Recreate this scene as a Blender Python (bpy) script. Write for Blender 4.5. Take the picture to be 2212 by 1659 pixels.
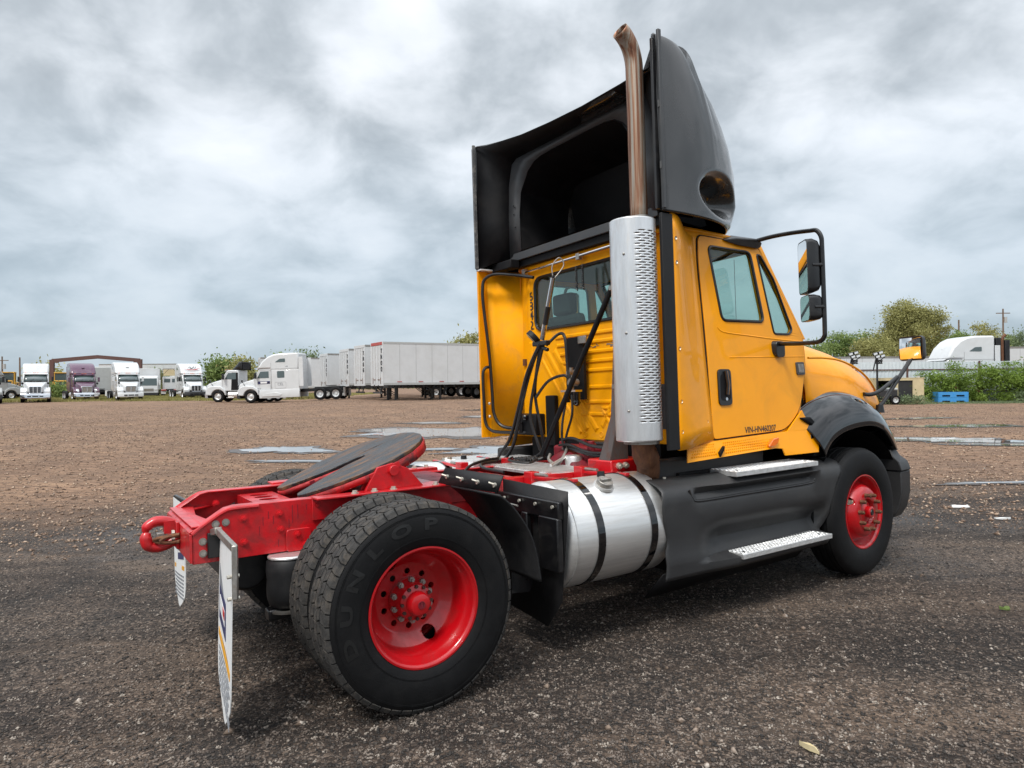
import bpy, bmesh, math, random
import numpy as np
from mathutils import Vector, Matrix
from math import sin, cos, pi, radians
random.seed(7); RNG=np.random.default_rng(11)
for o in list(bpy.data.objects): bpy.data.objects.remove(o)
S=bpy.context.scene; COL=S.collection
# ------------------------------------------------------------ camera
CAMZ=1.5
cam=bpy.data.objects.new('camera',bpy.data.cameras.new('camera')); COL.objects.link(cam); S.camera=cam
ROLL,PITCH=radians(.50),radians(-.13)
RC=Matrix.Rotation(ROLL,3,'Y')@Matrix.Rotation(PITCH,3,'X')
cam.matrix_world=Matrix.Translation((0,0,CAMZ))@(RC@Matrix.Rotation(radians(90),3,'X')).to_4x4()
cam.data.sensor_width=36; cam.data.lens=1488.83/2212*36; cam.data.clip_end=3000; cam.data.clip_start=.05
# ------------------------------------------------------------ world: overcast sky
SUN_EL,SUN_AZ=radians(54),radians(244)     # azimuth: compass style angle in the xy plane of the direction to the sun
W=bpy.data.worlds.new('World'); S.world=W; W.use_nodes=True
nt=W.node_tree; nt.nodes.clear(); N=nt.nodes.new; Lk=nt.links.new
def nd(tree,t,**k):
    n=tree.nodes.new(t)
    for a,b in k.items():
        if a=='ins':
            for i,v in b.items(): n.inputs[i].default_value=v
        else: setattr(n,a,b)
    return n
out=N('ShaderNodeOutputWorld'); bg=N('ShaderNodeBackground'); bg2=N('ShaderNodeBackground'); mx=N('ShaderNodeAddShader')
sky=nd(nt,'ShaderNodeTexSky',sky_type='NISHITA'); sky.sun_disc=False; sky.sun_elevation=SUN_EL; sky.sun_rotation=pi/2-SUN_AZ
bg.inputs[1].default_value=.05*.12; Lk(sky.outputs[0],bg.inputs[0])
tc=N('ShaderNodeTexCoord'); sep=N('ShaderNodeSeparateXYZ'); Lk(tc.outputs['Generated'],sep.inputs[0])
def mth(tree,op,a,b=None,c=None,clamp=False):
    n=tree.nodes.new('ShaderNodeMath'); n.operation=op; n.use_clamp=clamp
    for i,v in enumerate((a,b,c)):
        if v is None: continue
        if isinstance(v,(int,float)): n.inputs[i].default_value=v
        else: tree.links.new(v,n.inputs[i])
    return n.outputs[0]
zc=mth(nt,'MAXIMUM',sep.outputs[2],0.0); den=mth(nt,'ADD',zc,.42)
cx=mth(nt,'DIVIDE',sep.outputs[0],den); cy=mth(nt,'DIVIDE',sep.outputs[1],den)
cmb=N('ShaderNodeCombineXYZ'); Lk(cx,cmb.inputs[0]); Lk(cy,cmb.inputs[1])
def noise(tree,vec,scale,det=6,rough=.55,dist=0,lac=2.0):
    n=tree.nodes.new('ShaderNodeTexNoise'); n.inputs['Scale'].default_value=scale; n.inputs['Detail'].default_value=det
    n.inputs['Roughness'].default_value=rough; n.inputs['Distortion'].default_value=dist
    if vec is not None: tree.links.new(vec,n.inputs['Vector'])
    return n.outputs['Fac']
def ramp(tree,fac,stops,interp='LINEAR'):
    n=tree.nodes.new('ShaderNodeValToRGB'); n.color_ramp.interpolation=interp
    while len(n.color_ramp.elements)<len(stops): n.color_ramp.elements.new(.5)
    for e,(p,c) in zip(n.color_ramp.elements,stops):
        e.position=p; e.color=(c,c,c,1) if isinstance(c,(int,float)) else (*c[:3],1)
    tree.links.new(fac,n.inputs[0]); return n.outputs[0]
def mixc(tree,fac,a,b,mode='MIX'):
    n=tree.nodes.new('ShaderNodeMix'); n.data_type='RGBA'; n.blend_type=mode
    for i,v in ((0,fac),(6,a),(7,b)):
        if isinstance(v,(int,float)): n.inputs[i].default_value=v
        elif isinstance(v,tuple): n.inputs[i].default_value=(*v[:3],1)
        else: tree.links.new(v,n.inputs[i])
    return n.outputs[2]
n1=noise(nt,cmb.outputs[0],1.9,2,.45,.35); n2=noise(nt,cmb.outputs[0],5.2,5,.55,.25)
nn=mth(nt,'ADD',mth(nt,'MULTIPLY',n1,.60),mth(nt,'MULTIPLY',n2,.40))
cl=ramp(nt,nn,[(.37,(.33,.37,.405)),(.44,(.46,.505,.545)),(.50,(.63,.675,.72)),(.555,(.77,.81,.86)),(.63,(.88,.91,.95))])
# bluish, plainer band low over the horizon, brighter cloud higher up
low=ramp(nt,zc,[(0,1.0),(.13,.80),(.36,.0)])
cl2=mixc(nt,mth(nt,'MULTIPLY',low,.68),cl,(.40,.51,.60))
gr=ramp(nt,zc,[(0,.90),(.3,1.0),(.62,1.0)])
up=mth(nt,'MULTIPLY_ADD',ramp(nt,zc,[(.46,0.0),(1.0,1.0)]),1.5,1.0)   # overcast sky is brighter towards the zenith
col=mixc(nt,1.0,cl2,gr,'MULTIPLY'); Lk(col,bg2.inputs[0]); Lk(mth(nt,'MULTIPLY',up,.66),bg2.inputs[1])
Lk(bg.outputs[0],mx.inputs[0]); Lk(bg2.outputs[0],mx.inputs[1]); Lk(mx.outputs[0],out.inputs[0])
# ------------------------------------------------------------ sun and exposure
sl=bpy.data.lights.new('sun','SUN'); sl.energy=1.5; sl.angle=radians(14); sl.color=(1,.96,.90)
so=bpy.data.objects.new('sun',sl); COL.objects.link(so)
sd=Vector((cos(SUN_EL)*cos(SUN_AZ),cos(SUN_EL)*sin(SUN_AZ),sin(SUN_EL)))
so.rotation_euler=sd.to_track_quat('Z','Y').to_euler(); so.location=sd*30
S.view_settings.view_transform='Standard'; S.view_settings.look='None'; S.view_settings.exposure=0.80; S.view_settings.gamma=1
S.render.engine='CYCLES'; S.render.resolution_x=1024; S.render.resolution_y=768

# ------------------------------------------------------------ mesh helpers
class MB:
    def __init__(s): s.v=[]; s.f=[]
    def add(s,vs,fs):
        n=len(s.v); s.v+= [tuple(map(float,p)) for p in vs]; s.f+=[tuple(i+n for i in f) for f in fs]; return s
    def box(s,x0,x1,y0,y1,z0,z1):
        return s.add([(x0,y0,z0),(x1,y0,z0),(x1,y1,z0),(x0,y1,z0),(x0,y0,z1),(x1,y0,z1),(x1,y1,z1),(x0,y1,z1)],
          [(3,2,1,0),(4,5,6,7),(0,1,5,4),(1,2,6,5),(2,3,7,6),(3,0,4,7)])
    def obox(s,c,size,R):
        R=Matrix(R) if not isinstance(R,Matrix) else R; c=Vector(c); a,b,d=[q/2 for q in size]
        vs=[c+R@Vector((x*a,y*b,z*d)) for z in(-1,1) for x,y in((-1,-1),(1,-1),(1,1),(-1,1))]
        return s.add(vs,[(3,2,1,0),(4,5,6,7),(0,1,5,4),(1,2,6,5),(2,3,7,6),(3,0,4,7)])
    def bar(s,p0,p1,w,h,up=(0,0,1)):
        p0=Vector(p0);p1=Vector(p1);d=(p1-p0);L=d.length;d.normalize();u=Vector(up)
        a=d.cross(u); 
        if a.length<1e-4: a=d.cross(Vector((1,0,0)))
        a.normalize(); u=a.cross(d)
        return s.obox((p0+p1)/2,(L,w,h),Matrix((d,a,u)).transposed())
    def prism(s,poly,ax,a0,a1):
        k='xyz'.index(ax); n=len(poly)
        def P(p,a):
            q=[0,0,0]; o=[i for i in range(3) if i!=k]; q[o[0]]=p[0]; q[o[1]]=p[1]; q[k]=a; return q
        vs=[P(p,a0) for p in poly]+[P(p,a1) for p in poly]
        fs=[tuple(range(n))[::-1],tuple(range(n,2*n))]+[(i,(i+1)%n,n+(i+1)%n,n+i) for i in range(n)]
        return s.add(vs,fs)
    def ring(s,c,d,r,seg,ph=0):
        d=Vector(d).normalized(); a=d.orthogonal().normalized()
        if abs(d.z)<.9: a=d.cross(Vector((0,0,1))).normalized()
        b=d.cross(a); return [Vector(c)+a*r*cos(ph+2*pi*i/seg)+b*r*sin(ph+2*pi*i/seg) for i in range(seg)]
    def cyl(s,p0,p1,r0,r1=None,seg=16,caps=True):
        r1=r0 if r1 is None else r1; p0=Vector(p0);p1=Vector(p1); d=p1-p0
        vs=s.ring(p0,d,r0,seg)+s.ring(p1,d,r1,seg)
        fs=[(i,(i+1)%seg,seg+(i+1)%seg,seg+i) for i in range(seg)]
        if caps: fs+=[tuple(range(seg))[::-1],tuple(range(seg,2*seg))]
        return s.add(vs,fs)
    def tube(s,pts,r,seg=8,caps=True,closed=False):
        pts=[Vector(p) for p in pts]; n=len(pts); rr=r if isinstance(r,(list,tuple)) else [r]*n
        t0=(pts[1]-pts[0]).normalized(); nrm=t0.orthogonal().normalized(); vs=[]
        for i,p in enumerate(pts):
            if closed: t=(pts[(i+1)%n]-pts[i-1]).normalized()
            else: t=(pts[min(i+1,n-1)]-pts[max(i-1,0)]).normalized()
            nrm=(nrm-t*nrm.dot(t)); nrm.normalize(); b=t.cross(nrm)
            vs+=[p+nrm*rr[i]*cos(2*pi*k/seg)+b*rr[i]*sin(2*pi*k/seg) for k in range(seg)]
        fs=[]; m=n if closed else n-1
        for i in range(m):
            j=(i+1)%n
            fs+=[(i*seg+k,i*seg+(k+1)%seg,j*seg+(k+1)%seg,j*seg+k) for k in range(seg)]
        if caps and not closed: fs+=[tuple(range(seg))[::-1],tuple(range((n-1)*seg,n*seg))]
        return s.add(vs,fs)
    def lathe(s,prof,c=(0,0,0),ax=(0,1,0),seg=32,closed=False,a0=0,a1=2*pi):
        ax=Vector(ax).normalized(); a=Vector((1,0,0)) if abs(ax.x)<.9 else Vector((0,0,1))
        b=ax.cross(a); c=Vector(c); full=abs(a1-a0-2*pi)<1e-6; m=seg if full else seg+1; n=len(prof); vs=[]
        for r,h in prof:
            for i in range(m):
                t=a0+(a1-a0)*i/seg; vs.append(c+ax*h+(a*cos(t)+b*sin(t))*r)
        fs=[]
        for j in range(n if closed else n-1):
            k=(j+1)%n
            for i in range(seg): fs.append((j*m+i,j*m+(i+1)%m,k*m+(i+1)%m,k*m+i))
        return s.add(vs,fs)
    def sph(s,c,r,seg=14,rings=8,sc=(1,1,1)):
        vs=[];fs=[]
        for j in range(rings+1):
            p=pi*j/rings
            for i in range(seg): vs.append((c[0]+r*sc[0]*sin(p)*cos(2*pi*i/seg),c[1]+r*sc[1]*sin(p)*sin(2*pi*i/seg),c[2]+r*sc[2]*cos(p)))
        for j in range(rings):
            for i in range(seg): fs.append((j*seg+i,(j+1)*seg+i,(j+1)*seg+(i+1)%seg,j*seg+(i+1)%seg))
        return s.add(vs,fs)
    def loft(s,rings,caps=True,closed=True):
        n=len(rings[0]); vs=[p for r in rings for p in r]; fs=[]
        for j in range(len(rings)-1):
            for i in range(n if closed else n-1): fs.append((j*n+i,j*n+(i+1)%n,(j+1)*n+(i+1)%n,(j+1)*n+i))
        if caps: fs+=[tuple(range(n))[::-1],tuple(range((len(rings)-1)*n,len(rings)*n))]
        return s.add(vs,fs)
    def build(s,name,mat=None,parent=None,ang=35,bev=0,solid=0,sub=0,off=-1):
        me=bpy.data.meshes.new(name); me.from_pydata(s.v,[],s.f)
        bm=bmesh.new(); bm.from_mesh(me)
        bmesh.ops.remove_doubles(bm,verts=bm.verts,dist=1e-5)
        bmesh.ops.recalc_face_normals(bm,faces=bm.faces)
        bm.to_mesh(me); bm.free()
        for m in (mat if isinstance(mat,(list,tuple)) else [mat]): me.materials.append(m)
        o=bpy.data.objects.new(name,me); COL.objects.link(o)
        if parent is not None: o.parent=parent
        if ang: me.shade_smooth(); me.set_sharp_from_angle(angle=radians(ang))
        if solid: md=o.modifiers.new('s','SOLIDIFY'); md.thickness=solid; md.offset=off
        if bev: md=o.modifiers.new('b','BEVEL'); md.width=bev; md.segments=2; md.limit_method='ANGLE'; md.angle_limit=radians(40)
        if sub: md=o.modifiers.new('u','SUBSURF'); md.levels=sub; md.render_levels=sub
        return o
def crom(pts,n=6,closed=False):
    P=[Vector(p) for p in pts]; o=[]; m=len(P)
    for i in range(m if closed else m-1):
        if closed: a,b,c,d=P[i-1],P[i],P[(i+1)%m],P[(i+2)%m]
        else: a,b,c,d=P[max(i-1,0)],P[i],P[i+1],P[min(i+2,m-1)]
        for k in range(n):
            t=k/n; o.append(.5*((2*b)+(c-a)*t+(2*a-5*b+4*c-d)*t*t+(3*b-a-3*c+d)*t**3))
    if not closed: o.append(P[-1])
    return o
def lerp(a,b,t): return a+(b-a)*t
def interp(x,xs,ys): return float(np.interp(x,xs,ys))
def smooth(t): t=max(0,min(1,t)); return t*t*(3-2*t)
def rrect(x0,x1,z0,z1,r,n=4):
    o=[]
    for cx_,cz_,a in ((x1-r,z1-r,0),(x0+r,z1-r,90),(x0+r,z0+r,180),(x1-r,z0+r,270)):
        o+=[(cx_+r*cos(radians(a+90*k/n)),cz_+r*sin(radians(a+90*k/n))) for k in range(n+1)]
    return o
def rpoly(pts,r,n=4):
    o=[]; m=len(pts)
    for i in range(m):
        p=Vector(pts[i]); a=(Vector(pts[i-1])-p); b=(Vector(pts[(i+1)%m])-p)
        rr=min(r if not isinstance(r,(list,tuple)) else r[i],a.length*.45,b.length*.45)
        A=p+a.normalized()*rr; B=p+b.normalized()*rr
        for k in range(n+1):
            t=k/n; o.append(tuple((1-t)**2*A+2*t*(1-t)*p+t*t*B))
    return o
def holed(outer,holes,th):
    """flat plate with holes, in the local xy plane, thickness th centred on z=0 -> (verts, faces)"""
    cu=bpy.data.curves.new('tmp','CURVE'); cu.dimensions='2D'; cu.fill_mode='BOTH'; cu.extrude=th/2
    for pl in [outer]+holes:
        sp=cu.splines.new('POLY'); sp.points.add(len(pl)-1); sp.use_cyclic_u=True
        for i,p in enumerate(pl): sp.points[i].co=(p[0],p[1],0,1)
    ob=bpy.data.objects.new('tmp',cu); COL.objects.link(ob)
    dg=bpy.context.evaluated_depsgraph_get(); me=bpy.data.meshes.new_from_object(ob.evaluated_get(dg))
    vs=[tuple(v.co) for v in me.vertices]; fs=[tuple(p.vertices) for p in me.polygons]
    bpy.data.objects.remove(ob); bpy.data.curves.remove(cu); bpy.data.meshes.remove(me)
    return vs,fs
def text(st,size,ext=.001,al='CENTER',shear=0,bold=0):
    cu=bpy.data.curves.new('tmp','FONT'); cu.body=st; cu.size=size; cu.extrude=ext; cu.align_x=al; cu.align_y='CENTER'; cu.shear=shear; cu.resolution_u=3; cu.offset=bold
    ob=bpy.data.objects.new('tmp',cu); COL.objects.link(ob)
    dg=bpy.context.evaluated_depsgraph_get(); me=bpy.data.meshes.new_from_object(ob.evaluated_get(dg))
    vs=[tuple(v.co) for v in me.vertices]; fs=[tuple(p.vertices) for p in me.polygons]
    bpy.data.objects.remove(ob); bpy.data.curves.remove(cu); bpy.data.meshes.remove(me)
    return vs,fs
def place(vs,o,ex,ey,ez):
    o,ex,ey,ez=map(Vector,(o,ex,ey,ez)); return [o+ex*v[0]+ey*v[1]+ez*v[2] for v in vs]
def empty(name,label,cat,loc=(0,0,0),rz=0,group=None):
    o=bpy.data.objects.new(name,None); COL.objects.link(o); o.location=loc; o.rotation_euler=(0,0,rz); o.empty_display_size=.3
    tag(o,label,cat,group); return o
def tag(o,label=None,cat=None,group=None,kind=None):
    if label: o['label']=label
    if cat: o['category']=cat
    if group: o['group']=group
    if kind: o['kind']=kind
    return o
def copytree(o,parent=None):
    c=o.copy(); COL.objects.link(c); c.parent=parent
    for ch in list(o.children): copytree(ch,c)
    return c
# ------------------------------------------------------------ materials
def pmat(name,colr,rough=.5,metal=0,coat=0,var=.0,vscale=8,dirt=0,dirtc=(.16,.12,.09),dscale=3,bump=0,bscale=60,rvar=0,spec=.5,stretch=None,trans=0,coat_r=.05,aniso=None,ior=1.5):
    m=bpy.data.materials.new(name); m.use_nodes=True; t=m.node_tree; b=t.nodes['Principled BSDF']
    b.inputs['Base Color'].default_value=(*colr,1); b.inputs['Roughness'].default_value=rough; b.inputs['Metallic'].default_value=metal
    b.inputs['Coat Weight'].default_value=coat; b.inputs['Coat Roughness'].default_value=coat_r; b.inputs['Specular IOR Level'].default_value=spec
    b.inputs['IOR'].default_value=ior
    if trans: b.inputs['Transmission Weight'].default_value=trans
    tcn=t.nodes.new('ShaderNodeTexCoord'); vec=tcn.outputs['Object']
    if stretch:
        mp=t.nodes.new('ShaderNodeMapping'); mp.inputs['Scale'].default_value=stretch; t.links.new(vec,mp.inputs[0]); vec=mp.outputs[0]
    c=tuple(colr); cur=None
    if var:
        f=noise(t,vec,vscale,5,.6); dk=tuple(max(0,x*(1-var)) for x in c); lt=tuple(min(1,x*(1+var)) for x in c)
        cur=ramp(t,f,[(.3,dk),(.7,lt)])
    if dirt:
        g=noise(t,vec,dscale,8,.68,.6); fac=mth(t,'MULTIPLY',ramp(t,g,[(.48,0.0),(.68,1.0)]),dirt)
        cur=mixc(t,fac,cur if cur is not None else c,dirtc)
        t.links.new(mth(t,'MULTIPLY_ADD',fac,.45,rough,clamp=True),b.inputs['Roughness'])
        if coat: t.links.new(mth(t,'MULTIPLY_ADD',fac,-coat*.9,coat,clamp=True),b.inputs['Coat Weight'])
    elif rvar:
        g=noise(t,vec,vscale*1.7,6,.6); t.links.new(mth(t,'MULTIPLY_ADD',g,rvar,rough-rvar/2,clamp=True),b.inputs['Roughness'])
    if cur is not None: t.links.new(cur,b.inputs['Base Color'])
    if bump:
        bn=t.nodes.new('ShaderNodeBump'); bn.inputs['Strength'].default_value=bump; bn.inputs['Distance'].default_value=.01
        t.links.new(noise(t,vec,bscale,4,.6),bn.inputs['Height']); t.links.new(bn.outputs[0],b.inputs['Normal'])
    return m
M={}
M['yellow']=pmat('yellow_paint',(.98,.365,.0),.42,0,.34,spec=.22,var=.05,vscale=2.5,dirt=.26,dirtc=(.50,.24,.05),dscale=2.6,coat_r=.04,bump=.04,bscale=9)
M['yellow_dull']=pmat('faded_yellow_paint',(.97,.39,.0),.6,0,.0,spec=.15,var=.06,vscale=5,dirt=.35,dirtc=(.50,.24,.07),dscale=5,bump=.05,bscale=14)
M['red']=pmat('red_frame_paint',(.56,.005,.010),.38,0,.45,var=.2,vscale=9,dirt=.55,dirtc=(.10,.018,.016),dscale=6,bump=.12,bscale=40,coat_r=.12)
M['red_rim']=pmat('red_wheel_paint',(.46,.003,.007),.28,0,.6,var=.1,vscale=6,dirt=.38,dirtc=(.16,.02,.018),dscale=7,coat_r=.06,bump=.03,bscale=20)
M['rubber']=pmat('tyre_rubber',(.0055,.0055,.006),.62,spec=.25,var=.25,vscale=14,dirt=.22,dirtc=(.022,.020,.018),dscale=9,bump=.15,bscale=120)
M['tread']=pmat('tyre_tread_rubber',(.040,.038,.036),.8,var=.45,vscale=30,dirt=.6,dirtc=(.13,.11,.09),dscale=14,bump=.4,bscale=160,spec=.3)
M['black']=pmat('black_paint',(.006,.006,.007),.38,0,.2,dirt=.3,dirtc=(.05,.045,.04),dscale=6,bump=.05,bscale=30)
M['black_gloss']=pmat('glossy_black_plastic',(.003,.003,.004),.06,0,1.0,coat_r=.02,spec=.3,bump=.03,bscale=3)
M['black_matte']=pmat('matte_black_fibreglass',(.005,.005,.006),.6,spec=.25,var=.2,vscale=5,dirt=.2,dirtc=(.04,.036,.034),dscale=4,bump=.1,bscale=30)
M['fair']=pmat('worn_black_fairing',(.012,.0115,.011),.22,0,.8,var=.25,vscale=2,dirt=.35,dirtc=(.035,.033,.031),dscale=2.4,coat_r=.05,bump=.05,bscale=5)
M['fair_grey']=pmat('grey_scuffed_edge',(.10,.10,.10),.6,dirt=.7,dirtc=(.32,.30,.27),dscale=14,bump=.2)
M['fair_flange']=pmat('satin_black_flange',(.05,.052,.055),.45,dirt=.25,dirtc=(.12,.11,.1),dscale=5)
M['plastic']=pmat('grey_moulded_plastic',(.028,.028,.029),.46,var=.14,vscale=3,dirt=.30,dirtc=(.055,.053,.05),dscale=3.5,bump=.12,bscale=140,spec=.45)
M['rubber_flap']=pmat('black_rubber_sheet',(.010,.010,.011),.55,spec=.35,dirt=.3,dirtc=(.035,.033,.032),dscale=5,bump=.1,bscale=60)
M['alu']=pmat('brushed_aluminium',(.76,.755,.74),.40,.8,var=.10,vscale=3,dirt=.30,dirtc=(.50,.46,.40),dscale=4,stretch=(1,14,14),bump=.04,bscale=40)
M['alu_bright']=pmat('tread_plate_aluminium',(.80,.80,.79),.34,.7,var=.15,vscale=18,dirt=.35,dirtc=(.36,.34,.31),dscale=12,bump=.35,bscale=70)
M['shield']=pmat('dull_aluminium_shield',(.80,.80,.80),.33,.8,var=.10,vscale=4,dirt=.35,dirtc=(.55,.53,.50),dscale=6,stretch=(6,6,1),bump=.05,bscale=30)
M['steel']=pmat('bare_steel',(.38,.36,.33),.42,.8,var=.3,vscale=20,dirt=.5,dirtc=(.20,.13,.08),dscale=14)
M['zinc']=pmat('zinc_bolt',(.62,.58,.50),.4,.6,var=.3,vscale=60)
M['grease']=pmat('greasy_steel',(.028,.029,.031),.36,.3,var=.6,vscale=9,dirt=.55,dirtc=(.40,.19,.075),dscale=7,bump=.6,bscale=26,stretch=(.6,3,1))
M['rust']=pmat('rusty_brown_steel',(.14,.060,.032),.6,.35,var=.4,vscale=7,dirt=.5,dirtc=(.36,.17,.07),dscale=5,stretch=(4,4,1),bump=.2,bscale=40)
M['stack']=pmat('heat_stained_pipe',(.46,.37,.29),.34,.7,var=.3,vscale=3,dirt=1.0,dirtc=(.22,.07,.035),dscale=5,stretch=(7,7,.30),bump=.1,bscale=50)
def stackmat():
    m=pmat('heat_stained_pipe',(.4,.3,.2),.36,.65); t=m.node_tree; b=t.nodes['Principled BSDF']; tcn=t.nodes.new('ShaderNodeTexCoord'); mp=t.nodes.new('ShaderNodeMapping'); mp.inputs['Scale'].default_value=(26,26,.9); t.links.new(tcn.outputs['Object'],mp.inputs[0])
    n=noise(t,mp.outputs[0],1.0,7,.65,.5); t.links.new(ramp(t,n,[(.34,(.055,.04,.035)),(.43,(.22,.09,.05)),(.50,(.33,.20,.13)),(.57,(.38,.33,.27)),(.70,(.50,.47,.42))]),b.inputs['Base Color']); t.links.new(mth(t,'MULTIPLY_ADD',n,-.3,.6,clamp=True),b.inputs['Roughness']); return m
M['stack']=stackmat()
M['rubber_hose']=pmat('black_hose',(.010,.010,.011),.45,dirt=.2,dirtc=(.08,.07,.06),dscale=20)
M['white_p']=pmat('white_vehicle_paint',(.64,.655,.66),.35,0,.4,var=.04,vscale=1.5,dirt=.35,dirtc=(.50,.50,.48),dscale=1.2)
M['white_tr']=pmat('white_trailer_panel',(.60,.615,.62),.5,var=.05,vscale=1.2,dirt=.4,dirtc=(.50,.50,.48),dscale=.9)
M['flap_w']=pmat('white_mud_flap',(.80,.80,.79),.5,dirt=.35,dirtc=(.55,.53,.5),dscale=10,bump=.1)
M['navy']=pmat('navy_print',(.035,.04,.12),.5); M['print_red']=pmat('red_print',(.55,.02,.02),.5)
M['amber_print']=pmat('amber_print',(.75,.36,.02),.5); M['ink']=pmat('dark_ink',(.03,.03,.035),.5)
M['grey_print']=pmat('grey_print',(.22,.23,.25),.6)
M['amber']=pmat('amber_lens',(.95,.18,.01),.15,0,1)
M['mirror']=pmat('mirror_glass',(.9,.9,.9),.015,1)
M['chrome']=pmat('chrome',(.75,.76,.78),.12,1)
M['purple']=pmat('purple_vehicle_paint',(.10,.035,.075),.32,0,.8,var=.1,vscale=2,dirt=.4,dirtc=(.25,.2,.22),dscale=1.5)
M['grey_p']=pmat('grey_vehicle_paint',(.42,.43,.42),.45,dirt=.3,dirtc=(.28,.28,.27),dscale=1.5)
M['dglass']=pmat('dark_window_glass',(.06,.085,.085),.06,0,1,spec=.9)
M['cat']=pmat('machine_yellow',(.60,.33,.04),.5,dirt=.5,dirtc=(.25,.16,.07),dscale=2)
M['brown_steel']=pmat('brown_primer_steel',(.115,.055,.045),.6,dirt=.4,dirtc=(.07,.05,.045),dscale=2)
M['tan']=pmat('tan_stucco',(.60,.50,.30),.85,var=.1,vscale=3,dirt=.3,dirtc=(.42,.36,.24),dscale=2,bump=.2,bscale=30)
M['fence']=pmat('white_metal_sheet',(.60,.66,.70),.45,0,.1,var=.06,vscale=.7,dirt=.5,dirtc=(.42,.44,.44),dscale=.8)
M['blue']=pmat('blue_plastic',(.05,.28,.62),.5,var=.08,vscale=2,dirt=.3,dirtc=(.12,.3,.48),dscale=3)
M['wood']=pmat('weathered_wood',(.16,.11,.075),.8,var=.3,vscale=5)
M['bark']=pmat('bark',(.085,.062,.045),.9,var=.3,vscale=9,bump=.4)
M['seat']=pmat('dark_upholstery',(.03,.03,.032),.8)
M['trim']=pmat('grey_interior',(.20,.20,.20),.8)
M['red_dark']=pmat('oily_red_paint',(.20,.008,.018),.5,dirt=.6,dirtc=(.05,.02,.02),dscale=8,bump=.3)
M['head']=pmat('lamp_lens',(.75,.77,.78),.08,.3,1)
M['tape']=pmat('red_tape',(.45,.03,.02),.5); M['red_top']=pmat('faded_red_rail',(.42,.07,.06),.6,dirt=.4,dirtc=(.5,.35,.32),dscale=2)
def glass(name,tint,rough=.02):
    m=bpy.data.materials.new(name); m.use_nodes=True; t=m.node_tree; t.nodes.clear()
    o=t.nodes.new('ShaderNodeOutputMaterial'); a=t.nodes.new('ShaderNodeBsdfTransparent'); g=t.nodes.new('ShaderNodeBsdfGlossy'); x=t.nodes.new('ShaderNodeMixShader')
    f=t.nodes.new('ShaderNodeLayerWeight'); f.inputs[0].default_value=.5; a.inputs[0].default_value=(*tint,1); g.inputs['Roughness'].default_value=rough
    t.links.new(mth(t,'MULTIPLY_ADD',mth(t,'POWER',f.outputs['Facing'],4.0),.85,.05,clamp=True),x.inputs[0]); t.links.new(a.outputs[0],x.inputs[1]); t.links.new(g.outputs[0],x.inputs[2]); t.links.new(x.outputs[0],o.inputs[0])
    return m
M['glass']=glass('green_tinted_glass',(.74,.86,.83))
def leafmat(name,dark,light,vs=.6):
    m=bpy.data.materials.new(name); m.use_nodes=True; t=m.node_tree; b=t.nodes['Principled BSDF']; b.inputs['Roughness'].default_value=.6
    tcn=t.nodes.new('ShaderNodeTexCoord'); g=t.nodes.new('ShaderNodeObjectInfo')
    f=mth(t,'ADD',mth(t,'MULTIPLY',noise(t,tcn.outputs['Object'],vs,3,.6),.6),mth(t,'MULTIPLY',noise(t,tcn.outputs['Object'],vs*14,2,.5),.4))
    c=ramp(t,f,[(.36,dark),(.64,light)]); t.links.new(c,b.inputs['Base Color']); b.inputs['Specular IOR Level'].default_value=.25
    tr=t.nodes.new('ShaderNodeBsdfTranslucent'); t.links.new(c,tr.inputs[0]); x=t.nodes.new('ShaderNodeMixShader'); x.inputs[0].default_value=.35
    o=[n for n in t.nodes if n.type=='OUTPUT_MATERIAL'][0]; t.links.new(b.outputs[0],x.inputs[1]); t.links.new(tr.outputs[0],x.inputs[2]); t.links.new(x.outputs[0],o.inputs[0]); return m
M['leaf_olive']=leafmat('olive_leaves',(.17,.17,.05),(.50,.48,.20))
M['leaf_green']=leafmat('green_leaves',(.10,.16,.04),(.30,.38,.13))
M['leaf_vine']=leafmat('vine_leaves',(.07,.12,.018),(.30,.42,.085),1.2)
M['leaf_pale']=leafmat('pale_brush_leaves',(.12,.17,.09),(.28,.34,.18),1.5)
M['grass']=leafmat('dry_grass_blades',(.20,.20,.06),(.42,.38,.15),.5)

# ------------------------------------------------------------ truck frame of reference
f_=1488.83
CT=Vector((-1.52787,-4.351646,1.585122))
MR=Matrix(((.834102,-.55074,-.030952),(.551313,.83418,.014068),(.018072,-.028799,.999422)))
MR=RC@MR
MT=Matrix.Translation(Vector((0,0,CAMZ))-MR@CT)@MR.to_4x4()
TN=MR@Vector((0,0,1)); TO=MT@Vector((1.9,0,0))
def tpl(x,y): return TO.z-(TN.x*(x-TO.x)+TN.y*(y-TO.y))/TN.z
def gz(x,y):
    d=np.hypot(x-TO.x,y-TO.y); w=1-np.clip((d-5.5)/12,0,1)**1; w=w*w*(3-2*w)
    hump=.30*np.clip((x+19.0)/7,0,1)*np.clip((10-x)/4,0,1)*np.clip((y-30)/14,0,1)
    wav=.018*np.sin(x*.55+1.3)*np.sin(y*.41)+.012*np.sin(x*1.3+y*.9)
    return w*(TO.z-(TN.x*(x-TO.x)+TN.y*(y-TO.y))/TN.z)+(1-w)*(hump+wav*np.clip((d-6)/6,0,1))
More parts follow.
